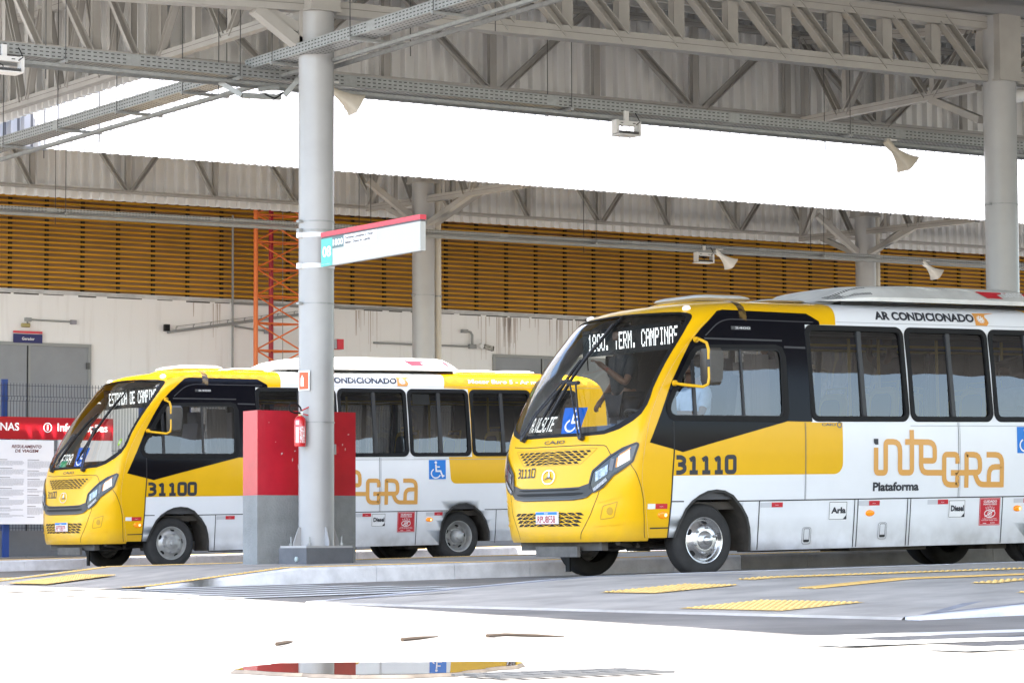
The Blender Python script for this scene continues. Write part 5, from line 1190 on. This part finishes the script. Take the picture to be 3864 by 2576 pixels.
root = empty("alarm_box", (17.10, 29.72, 2.70), (0, 0, 0), "small red alarm box on the right side of the front column", "alarm box")
m = MB(); m.bb(-.02, .05, -.04, .06, -.055, .055, mat("alarm grey", (.42, .43, .43), .5)); m.build("back_box", root); m = MB(); m.bb(.052, .14, -.05, .07, -.06, .06, mRed()); m.build("red_cover", root)
root = empty("switch_box", (17.08, 29.70, 1.45), (0, 0, 0), "small grey and red switch box low on the right side of the column", "switch box")
m = MB(); m.bb(-.02, .05, -.04, .05, -.06, .06, mat("alarm grey", (.42, .43, .43), .5)); m.build("back_box", root); m = MB(); m.bb(.052, .09, -.03, .04, -.04, .04, mRed()); m.build("red_cover", root)
# ------------------------------------------------------------------ terminal building behind
wallm = mat("stained white render", (.86, .855, .86), .8, var=.30, vscale=2.4, stretch=(2.2, 1, .16), col2=(.72, .70, .69), thr=(.20, .46), bump=.08, bscale=30, detail=12)
broot = empty("terminal_building", (8, 50, 0), (0, 0, 0), "long white building with ochre louvres along its upper wall", "building")
m = MB(); m.bb(0, 52, 0, .3, -.2, 5.16, wallm); dr = mat("rust drip stain", (.50, .42, .38), .9, var=.5, vscale=6, stretch=(6, 1, .5), col2=(.66, .62, .60), thr=(.3, .6))
rs = random.Random(3)
for c, n in ((25.1, 30), (26.5, 16), (21.5, 10), (18, 6)):
    for i in range(n):
        x = c + rs.gauss(0, .35); w_ = rs.uniform(.004, .014); l = rs.uniform(.15, .95); z = 5.055
        m.add([(x - w_, -.0025, z), (x + w_, -.0025, z), (x + w_ * .4, -.0025, z - l), (x - w_ * .4, -.0025, z - l)], [(0, 1, 2, 3)], dr, False)
m.build("wall", broot)
m = MB(); m.bb(0, 52, -.03, 0, 5.085, 5.15, mat("ledge white", (.66, .66, .66), .8, var=.3, vscale=3)); ex = mat("ledge dirt", (.08, .075, .07), .9, var=.5, vscale=8)
for i in range(90):
    x = i * .58 + random.uniform(0, .2); m.bb(x, x + random.uniform(.3, .56), -.014, -.002, 5.06 + random.uniform(-.005, .008), 5.08, ex)
m.build("ledge", broot)
m = MB(); m.bb(0, 52, .12, .3, 5.165, 8.6, mat("louvre backing brown", (.42, .25, .13), .8, var=.25, vscale=1.2))
for i in range(71): m.bb(.50 + i * .742, .56 + i * .742, .055, .118, 5.17, 8.6, mat("louvre post", (.035, .028, .03), .7))
m.build("louvre_frame", broot)
lo_ = mat("ochre louvre paint", (.80, .42, .035), .5, var=.28, vscale=1.6, stretch=(.7, 1, 6))
m = MB()
for i in range(37):
    z = 5.20 + i * .0935
    m.add([(0, -.01, z + .002), (52, -.01, z + .002), (52, .01, z + .041), (0, .01, z + .041), (0, .075, z + .045), (52, .075, z + .045), (0, .06, z), (52, .06, z)], [(0, 1, 2, 3), (3, 2, 5, 4), (1, 0, 6, 7)], lo_, False)
m.build("louvre_slats", broot)
def bdoor(x0, x1, zt, split, name):
    m = MB(); dm = mat("grey steel door", (.285, .30, .325), .5, var=.14, vscale=1.5); fm = mat("door frame grey", (.30, .31, .31), .5)
    m.bb(x0, x1, -.012, .0, 0, zt, dm); m.bb(x0 - .06, x1 + .06, -.05, -.013, zt, zt + .06, fm); m.bb(x0 - .06, x0, -.05, .0, 0, zt, fm); m.bb(x1, x1 + .06, -.05, 0, 0, zt, fm)
    m.bb(split - .012, split + .012, -.016, -.0125, 0, zt, mSeam()); m.bb(split + .02, split + .06, -.022, -.0125, 0, zt, fm)
    d = m.build("door", broot)
    m = MB()
    for z in (zt - .35, zt - 1.25, .9):
        for xx in (x1 - .01, x0 + .01): m.bb(xx - .03, xx + .03, -.07, -.02, z - .06, z + .06, mat("hinge", (.10, .10, .10), .5))
    m.build("hinge", d)
bdoor(12.0, 15.44, 4.10, 14.21, "left"); bdoor(24.66, 27.6, 4.22, 25.82, "right")
root = empty("generator_sign", (13.905, 49.96, 4.145), (0, 0, 0), "small navy sign reading Gerador with a red stripe above the grey door", "sign")
root.location = (21.905, 49.93, 4.145)
m = MB(); m.bb(0, .58, 0, .03, 0, .165, mat("sign navy", (.022, .024, .13), .5)); m.bb(0, .58, 0, .03, .178, .222, mat("sign red", (.62, .015, .04), .35)); m.bb(0, .58, .004, .03, .166, .177, mat("sign pale grey", (.50, .51, .495), .45)); m.build("plate", root)
m = MB(); text_on(m, "Gerador", .165, .42, .05, .105, lambda u, v: (u, -.003, v), mTxtW(), .02); m.build("lettering", root)
root = empty("wall_lamp", (22.12, 49.9, 4.47), (0, 0, 0), "small yellowed wall lamp on a conduit above the Gerador sign", "lamp")
m = MB(); m.add([], [], mTxtW()); m.tube([(-.08, -.02, 0), (.08, -.02, 0)], .04, mat("yellowed glass", (.42, .36, .16), .3), 12); m.build("lamp_glass", root)
m = MB(); m.tube([(.06, .03, .05), (.06, .05, .10), (.10, .06, .115), (1.0, .06, .105)], .018, cond, 8); m.bb(.02, .14, .02, .09, .08, .15, cond); m.bb(.95, 1.06, .02, .09, .06, .14, mat("junction lilac", (.30, .29, .33), .5)); m.build("conduit", root)
root = empty("wall_conduit", (26.5, 49.88, 3.6), (0, 0, 0), "raking grey conduit with hooks and black box on the white wall behind the mast", "conduit")
m = MB(); m.tube([(-1.42, .03, .85), (1.44, .03, 1.30), (1.9, .03, 1.38)], .028, cond, 8)
for i in range(8):
    t = i / 7 * 2.6 - 1.25; z = .85 + (t + 1.42) * .157; m.tube([(t, .0, z), (t, .0, z + .07), (t + .03, 0, z + .08)], .010, cond, 5)
m.build("raking_pipe", root)
m = MB(); m.tube([(-1.25, 0, .97), (1.44, 0, 1.37)], .005, cond, 5); m.build("wire", root)
m = MB(); m.bb(-1.49, -1.39, -.02, .06, .87, 1.0, mRub()); m.build("black_box", root)
m = MB(); m.tube([(0, .04, .05), (0, .04, 3.2)], .022, cond, 8); m.tube([(0, .04, 1.46), (.05, .05, 1.47), (4.6, .05, 1.50)], .022, cond, 8); m.tube([(.05, .05, 1.02), (.8, .05, .95)], .018, cond, 8); m.bb(.72, .84, .0, .09, .90, 1.02, mat("junction lilac", (.30, .29, .33), .5)); m.build("riser_pipe", root)
cctv((28.02, 49.7, 4.36), "dark-mouthed horn-shaped camera on the white wall beside the front column", 20, .95, [(.28, 0, 0), (.34, 0, .12), (.36, .1, .14)])
root2 = empty("wall_camera_pipe", (31.2, 49.88, 4.4), (0, 0, 0), "bent grey conduit on the white wall carrying a small camera", "conduit")
m = MB(); m.tube([(-1.5, .04, .01), (.83, .04, .01)], .02, cond, 8); m.tube([(.86, .04, .02), (.86, .04, .25), (.82, .04, .31), (.72, .04, .325)], .026, cond, 8); m.bb(.60, .74, .0, .08, .29, .36, cond); m.bb(.78, .94, .0, .08, -.03, .06, cond); m.build("pipe", root2)
m = MB(); m.lathe([(.001, 0), (.05, .0), (.06, .04), (.05, .10), (.001, .10)], (1.0, -.02, .02), (0, -1, 0), mat("camera white", (.72, .72, .71), .4), 12); m.box((1.20, -.05, .0), (.22, .09, .085), mat("weathered camera", (.5, .49, .45), .6, var=.6, vscale=25), Matrix.Rotation(R(12), 3, 'Y')); m.bb(1.285, 1.30, -.1, -.005, -.07, .03, mRub()); m.build("camera_body", root2)
m = MB(); m.tube([(34.95, 49.94, 4.95), (34.95, 49.95, 4.6), (34.99, 49.95, 4.0)], .012, mRub(), 6); m.tube([(34.95, 49.94, 5.1), (34.95, 49.94, 4.8)], .02, mRub(), 6); tag(m.build("hanging_cable"), "short black cable hanging down the stained wall below the louvres", "cable")
# ------------------------------------------------------------------ radio mast
root = empty("lattice_mast", (26.35, 48.7, .2), (0, 0, 0), "orange red lattice mast rising between the white wall and the far fascia", "mast")
orr = mat("mast orange", (.85, .20, .04), .4, var=.15, vscale=3); orl = mat("mast dark red", (.38, .012, .03), .4)
L3 = [(0, 0), (1.02, -.02), (.58, .45)]
for i, (x, y) in enumerate(L3):
    m = MB(); m.tube([(x, y, 0), (x, y, 8.2)], .045 if i != 2 else .048, orr if i != 2 else orl, 12); m.build("leg", root)
m = MB()
for k in range(15):
    z = .22 + k * .523
    for i in range(3):
        a, b2 = L3[i], L3[(i + 1) % 3]; m.tube([(*a, z), (*b2, z)], .017, orr, 6)
        if i == 0: m.tube([(*a, z), (*b2, z + .523)], .016, orr, 6); m.tube([(*b2, z), (*a, z + .523)], .016, orr, 6)
m.build("bracing", root)
m = MB(); m.tube([(.70, .2, 0), (.70, .2, 8)], .007, cond, 5); m.build("cable", root)
# ------------------------------------------------------------------ fence, low wall, boards on the far platform
root = empty("wire_fence", (17, 44.5, .55), (0, 0, 0), "welded wire fence with navy posts in front of the white wall", "fence")
wf = mat("fence wire navy", (.022, .03, .07), .5); m = MB()
def wire(m, x, z0, z1):
    pts = [(x, 0, z0), (x, 0, z1 - .30), (x, -.035, z1 - .25), (x, 0, z1 - .20), (x, 0, z1 - .03), (x, 0, z1)]
    for a, b2 in zip(pts, pts[1:]): m.bar(a, b2, .006, .006, wf, (1, 0, 0))
for i in range(380): wire(m, i * .055, .02, 2.50)
for z in (.1, .75, 1.40, 2.20, 2.28, 2.46): m.bar((0, -.008, z), (21, -.008, z), .006, .007, wf)
m.build("wire_panel", root)
for x in (2.38, 4.9, 7.4, 9.9, 12.4, 14.9, 17.4, 19.9):
    m = MB(); m.bb(x - .05, x + .05, .01, .07, 0, 2.56, mat("fence post blue", (.012, .045, .20), .45)); m.build("post", root)
m = MB(); m.bb(0, 24, 0, .16, 0, .42, mat("slate wall paint", (.20, .215, .24), .75, var=.15, vscale=2)); o = m.build("low_wall"); o.location = (16.5, 44.2, .18); tag(o, "low slate grey wall under the wire fence", "low wall")
root = empty("info_board", (17.3, 43.3, 2.07), (0, 0, 0), "dark red banner reading Campinas and Informações with an i in a circle", "sign")
m = MB(); m.bb(0, 3.47, 0, .06, 0, .36, mat("banner red", (.36, .008, .018), .35, coat=.2)); m.build("banner", root)
m = MB(); tw_ = mTxtW(); f_ = lambda u, v: (u, -.004, v)
text_on(m, "CAMPINAS", .95, 1.80, .135, .265, f_, tw_, .02); text_on(m, "Informações", 2.475, 3.37, .105, .272, f_, tw_, .015)
P_ = [Vector((2.30 + .068 * math.cos(R(a)), -.004, .195 + .072 * math.sin(R(a)))) for a in range(0, 360, 15)]; ribbon(m, P_, [Vector((0, -1, 0))] * len(P_), .014, tw_, True); text_on(m, "i", 2.285, 2.315, .15, .245, f_, tw_, .03); m.build("lettering", root)
m = MB(); m.bb(2.5, 3.44, .0, .05, -1.2, -.002, mat("board back panel", (.60, .61, .63), .5)); m.build("lower_panel", root)
for x in (.3, 1.62, 3.3):
    m = MB(); m.bb(x - .05, x + .05, .065, .13, -1.9, .36, mat("fence post blue", (.012, .045, .20), .45)); m.build("post", root)
root = empty("rules_board", (17.55, 43.25, .70), (0, 0, 0), "white notice board headed Regulamento de Viagem below the red banner", "notice board")
m = MB(); m.bb(0, 2.14, 0, .04, 0, 1.355, mat("board white", (.76, .77, .81), .4, coat=.2)); m.build("panel", root)
m = MB(); f2 = lambda u, v: (u, -.004, v)
text_on(m, "REGULAMENTO", 1.40, 1.915, 1.225, 1.275, lambda u, v: (u + (v - 1.22) * .2, -.004, v), mat("dark red lettering", (.12, .012, .02), .5), .025); text_on(m, "DE VIAGEM", 1.46, 1.86, 1.155, 1.205, lambda u, v: (u + (v - 1.155) * .2, -.004, v), mat("dark red lettering", (.12, .012, .02), .5), .025)
ink = mat("fine print", (.38, .39, .42), .6); ink2 = mat("fine print bold", (.16, .15, .17), .6); rr = random.Random(5)
for c0 in (.14, .68, 1.20, 1.68):
    z = 1.04; k = 0; w_ = .42
    while z > .10:
        if k == 0: m.bb(c0, c0 + rr.uniform(.12, .22), -.003, -.001, z - .008, z, ink2); k = rr.randint(3, 9); z -= .025; continue
        x = c0
        while x < c0 + w_ * (.95 if k > 1 else .5):
            l = rr.uniform(.015, .05); m.bb(x, min(x + l, c0 + w_), -.003, -.001, z - .005, z, ink); x += l + .008
        z -= .0135; k -= 1
        if k == 0: z -= .03
m.build("print", root)
root = empty("phone_sign", (21.94, 44.0, 2.40), (0, 0, 0), "blue sign with white letters seen through the driver window of bus 31100", "sign")
m = MB(); m.bb(0, .62, 0, .03, 0, .29, mat("sign navy2", (.03, .05, .24), .5)); m.bb(.62, .80, 0, .03, 0, .29, mTxtW()); m.build("plate", root); m = MB(); text_on(m, "Telefone", .05, .42, .14, .21, lambda u, v: (u, -.003, v), mTxtW(), .01); m.build("lettering", root)
m = MB(); m.bb(.04, .08, .032, .06, -2.2, .25, mat("fence post blue", (.012, .045, .20), .45)); m.build("post", root)
# ------------------------------------------------------------------ people
def skin(edges_pts, name, m, parent, lvl=2):
    """edges_pts: list of chains [(x,y,z,r),...]; chains whose first point repeats an earlier point join there"""
    vs = []; rad = []; ed = []
    def find(p):
        for i, q in enumerate(vs):
            if (Vector(q) - Vector(p[:3])).length < 1e-5: return i
        vs.append(tuple(p[:3])); rad.append(p[3]); return len(vs) - 1
    for ch in edges_pts:
        idx = [find(p) for p in ch]; ed += list(zip(idx, idx[1:]))
    me = bpy.data.meshes.new(name); me.from_pydata(vs, ed, []); o = bpy.data.objects.new(name, me); COL.objects.link(o)
    md = o.modifiers.new("s", 'SKIN')
    for i, r in enumerate(rad): me.skin_vertices[0].data[i].radius = (r, r)
    me.skin_vertices[0].data[0].use_root = True
    sb = o.modifiers.new("d", 'SUBSURF'); sb.levels = lvl; sb.render_levels = lvl
    dg = bpy.context.evaluated_depsgraph_get(); nm = bpy.data.meshes.new_from_object(o.evaluated_get(dg)); bpy.data.objects.remove(o); bpy.data.meshes.remove(me)
    nm.materials.clear(); nm.materials.append(m); nm.polygons.foreach_set("use_smooth", [True] * len(nm.polygons))
    o = bpy.data.objects.new(name, nm); COL.objects.link(o)
    if parent: o.parent = parent
    return o
SKINM = mat("brown skin", (.17, .085, .05), .5); HAIR = mat("black hair", (.012, .010, .009), .7)
def person(label, loc, rot, pose, shirt, trousers, shoe=(.015, .013, .012), sc=1.0):
    """pose gives joints (facing -X): pelvis, chest, neck, head, elbows, wrists, knees, ankles"""
    root = empty("person", loc, rot, label, "person"); root.scale = (sc, sc, sc); V = Vector; p = {k: V(v) for k, v in pose.items()}
    ch = p['chest']; nk = p['neck']; hd = p['head']; pl = p['pelvis']; cl = lambda a, r: (*a, r)
    chains = [[cl(pl, .13), cl(pl.lerp(ch, .5), .12), cl(ch, .13), cl(nk, .055), cl(nk.lerp(hd, .45), .06), cl(hd, .092), cl(hd + (hd - nk).normalized() * .085, .07)]]
    fw = V((-1, 0, 0)) if 'face' not in pose else V(pose['face'])
    chains.append([cl(hd, .092), cl(hd + fw * .085 + V((0, 0, -.03)), .03), cl(hd + fw * .105 + V((0, 0, -.025)), .014)])
    chains.append([cl(nk.lerp(hd, .45), .06), cl(nk.lerp(hd, .45) + fw * .06, .045)])
    sh = []; 
    for s, k in ((-1, 'l'), (1, 'r')):
        so_ = ch + V((0, s * .19, .07)); el = p['elbow_' + k]; wr = p['wrist_' + k]; d = (wr - el).normalized()
        arm = [cl(ch, .13), cl(so_, .062), cl(so_.lerp(el, .5), .05), cl(el, .043), cl(el.lerp(wr, .5), .037), cl(wr, .028), cl(wr + d * .07, .034)]; chains.append(arm); sh.append([cl(ch, .13), cl(so_, .075), cl(so_.lerp(el, .8), .066)])
        base = wr + d * .07; side = d.cross(V((0, 0, 1))); side = side.normalized() if side.length > .1 else V((0, 1, 0)); dn = d.cross(side).normalized() * -1
        for j, ln in enumerate((.062, .072, .068, .054)):
            o_ = side * ((j - 1.5) * .019); chains.append([cl(base, .034), cl(base + o_ + d * .035, .010), cl(base + o_ + d * (.035 + ln * .55) + dn * -.01, .009), cl(base + o_ + d * (.035 + ln * .8) + dn * -.035, .008)])
        chains.append([cl(base, .034), cl(base - side * .04 + d * .01, .011), cl(base - side * .05 + d * .045 + dn * -.015, .009)])
        hp = pl + V((0, s * .09, -.03)); kn = p['knee_' + k]; an = p['ankle_' + k]
        chains.append([cl(pl, .13), cl(hp, .09), cl(hp.lerp(kn, .5), .075), cl(kn, .056), cl(kn.lerp(an, .4), .052), cl(an, .036), cl(an + fw * .09 + V((0, 0, -.05)), .034), cl(an + fw * .15 + V((0, 0, -.055)), .026)])
    skin(chains, "body", SKINM, root)
    sm = mat("cloth " + label[:18], shirt, .8, var=.12, vscale=8); tm = mat("trousers " + label[:18], trousers, .85)
    skin([[cl(pl + V((0, 0, .02)), .155), cl(pl.lerp(ch, .5), .15), cl(ch, .16), cl(ch + (nk - ch) * .75, .085)]] + sh, "shirt", sm, root)
    lg = []
    for s, k in ((-1, 'l'), (1, 'r')):
        hp = pl + V((0, s * .09, -.03)); kn = p['knee_' + k]; an = p['ankle_' + k]; lg.append([cl(pl, .145), cl(hp, .11), cl(hp.lerp(kn, .5), .092), cl(kn, .075), cl(kn.lerp(an, .5), .07), cl(kn.lerp(an, .93), .062)])
    skin(lg, "trousers", tm, root)
    skin([[cl(hd + V((0, 0, .03)) - fw * .03, .10), cl(hd + V((0, 0, .07)) - fw * .015, .088), cl(hd + V((0, 0, .095)), .05)], [cl(hd + V((0, 0, .03)) - fw * .03, .10), cl(hd + V((0, 0, -.04)) - fw * .06, .06)]], "hair", HAIR, root)
    sl_ = mat("shoe " + label[:10], shoe, .35, coat=.3)
    for k in 'lr':
        an = p['ankle_' + k]; skin([[cl(an - fw * .05 + V((0, 0, -.045)), .045), cl(an + fw * .03 + V((0, 0, -.04)), .05), cl(an + fw * .11 + V((0, 0, -.05)), .046), cl(an + fw * .18 + V((0, 0, -.058)), .034)]], "shoe", sl_, root)
    return root
SIT = dict(pelvis=(0, 0, 0), chest=(.03, 0, .38), neck=(.0, 0, .55), head=(-.03, 0, .70), elbow_l=(-.12, -.27, .20), wrist_l=(-.37, -.20, .22), elbow_r=(-.12, .27, .20), wrist_r=(-.37, .20, .22), knee_l=(-.43, -.12, -.02), ankle_l=(-.46, -.12, -.42), knee_r=(-.43, .12, -.02), ankle_r=(-.46, .12, -.42))
STAND = dict(pelvis=(0, 0, .93), chest=(.0, 0, 1.30), neck=(-.01, 0, 1.49), head=(-.03, 0, 1.63), elbow_l=(.03, -.27, 1.12), wrist_l=(-.05, -.29, .88), elbow_r=(-.10, .30, 1.45), wrist_r=(-.14, .22, 1.72), knee_l=(-.02, -.10, .50), ankle_l=(.0, -.11, .10), knee_r=(-.02, .10, .50), ankle_r=(.0, .11, .10))
WALK = dict(STAND); WALK.update(knee_r=(-.22, .1, .52), ankle_r=(-.38, .1, .12), knee_l=(.06, -.1, .5), ankle_l=(.33, -.1, .20), elbow_r=(.10, .27, 1.12), wrist_r=(-.02, .27, .9), elbow_l=(-.05, -.27, 1.12), wrist_l=(-.2, -.25, .95))
def at_bus(P0, x, w, h):
    c, s = math.cos(TH), math.sin(TH); return (P0[0] + x * c - h * s, P0[1] + w, P0[2] + x * s + h * c)
P1 = (18.287, 24.0, -.036); P2 = (19.09, 37.85, -.010)
make_bus(P1, dict(num="31110", plate="RPU8F58", led="1800. TERM. CAMPINAS", lw=(1.97, .33), led2="A.VLSOTE", big=True, steer=R(0), wc=(-.012, -.155), green=(.62, 2.02),
    ac=(.78, .775, .74), hatch=(.66, .66, .64), seats=(2.55, 3.9, 4.75, 5.9), farseats=(2.2, 3.1, 4.2, 5.1, 6.0), poles=(1.80, 1.95, 2.62, 3.05, 3.9, 4.9),
    label="nearest yellow and white minibus numbered 31110, with people inside, at the right"))
make_bus(P2, dict(num="31100", plate="RPT0B79", led="ESTRADA DE CAMPINAS", lw=(1.90, .22), led2="FEIRA", big=False, steer=R(0), wc=(-.02, -.15), green=(-.66, 1.86),
    ac=(.74, .74, .73), hatch=(.70, .68, .58), seats=(3.95, 5.6, 6.4), farseats=(2.4, 5.0, 5.8), poles=(1.85, 2.9, 3.4, 4.45, 4.9, 6.0),
    label="empty yellow and white minibus numbered 31100 behind the red pillar, further back"))
bx_ = (0, -TH, 0)
person("driver in a pale blue shirt seated behind the side window of bus 31110", at_bus(P1, .36, .60, 1.50), bx_, SIT, (.42, .52, .66), (.02, .02, .03))
person("standing passenger in dark blue inside the first side window of bus 31110", at_bus(P1, 1.66, .62, .97), bx_, STAND, (.015, .017, .05), (.02, .02, .025))
person("seated passenger in a white shirt at the third side window of bus 31110", at_bus(P1, 4.75, .42, 1.52), bx_, SIT, (.62, .62, .66), (.03, .03, .04))
person("standing passenger in black inside the second side window of bus 31110", at_bus(P1, 3.72, 1.25, .97), bx_, STAND, (.012, .012, .014), (.02, .02, .025))
ph = dict(STAND); ph.update(elbow_l=(-.18, -.28, 1.10), wrist_l=(-.34, -.12, 1.28), elbow_r=(.05, .27, 1.12), wrist_r=(-.12, .25, .95))
person("passenger in black beside the driver holding a phone in bus 31110", at_bus(P1, .05, 1.45, .97), bx_, ph, (.02, .02, .022), (.02, .02, .025))
person("walker almost hidden behind the red pillar, only a black shoe showing", (17.62, 31.45, H2(17.6) - .01), (0, 0, R(180)), WALK, (.10, .10, .12), (.03, .03, .035))
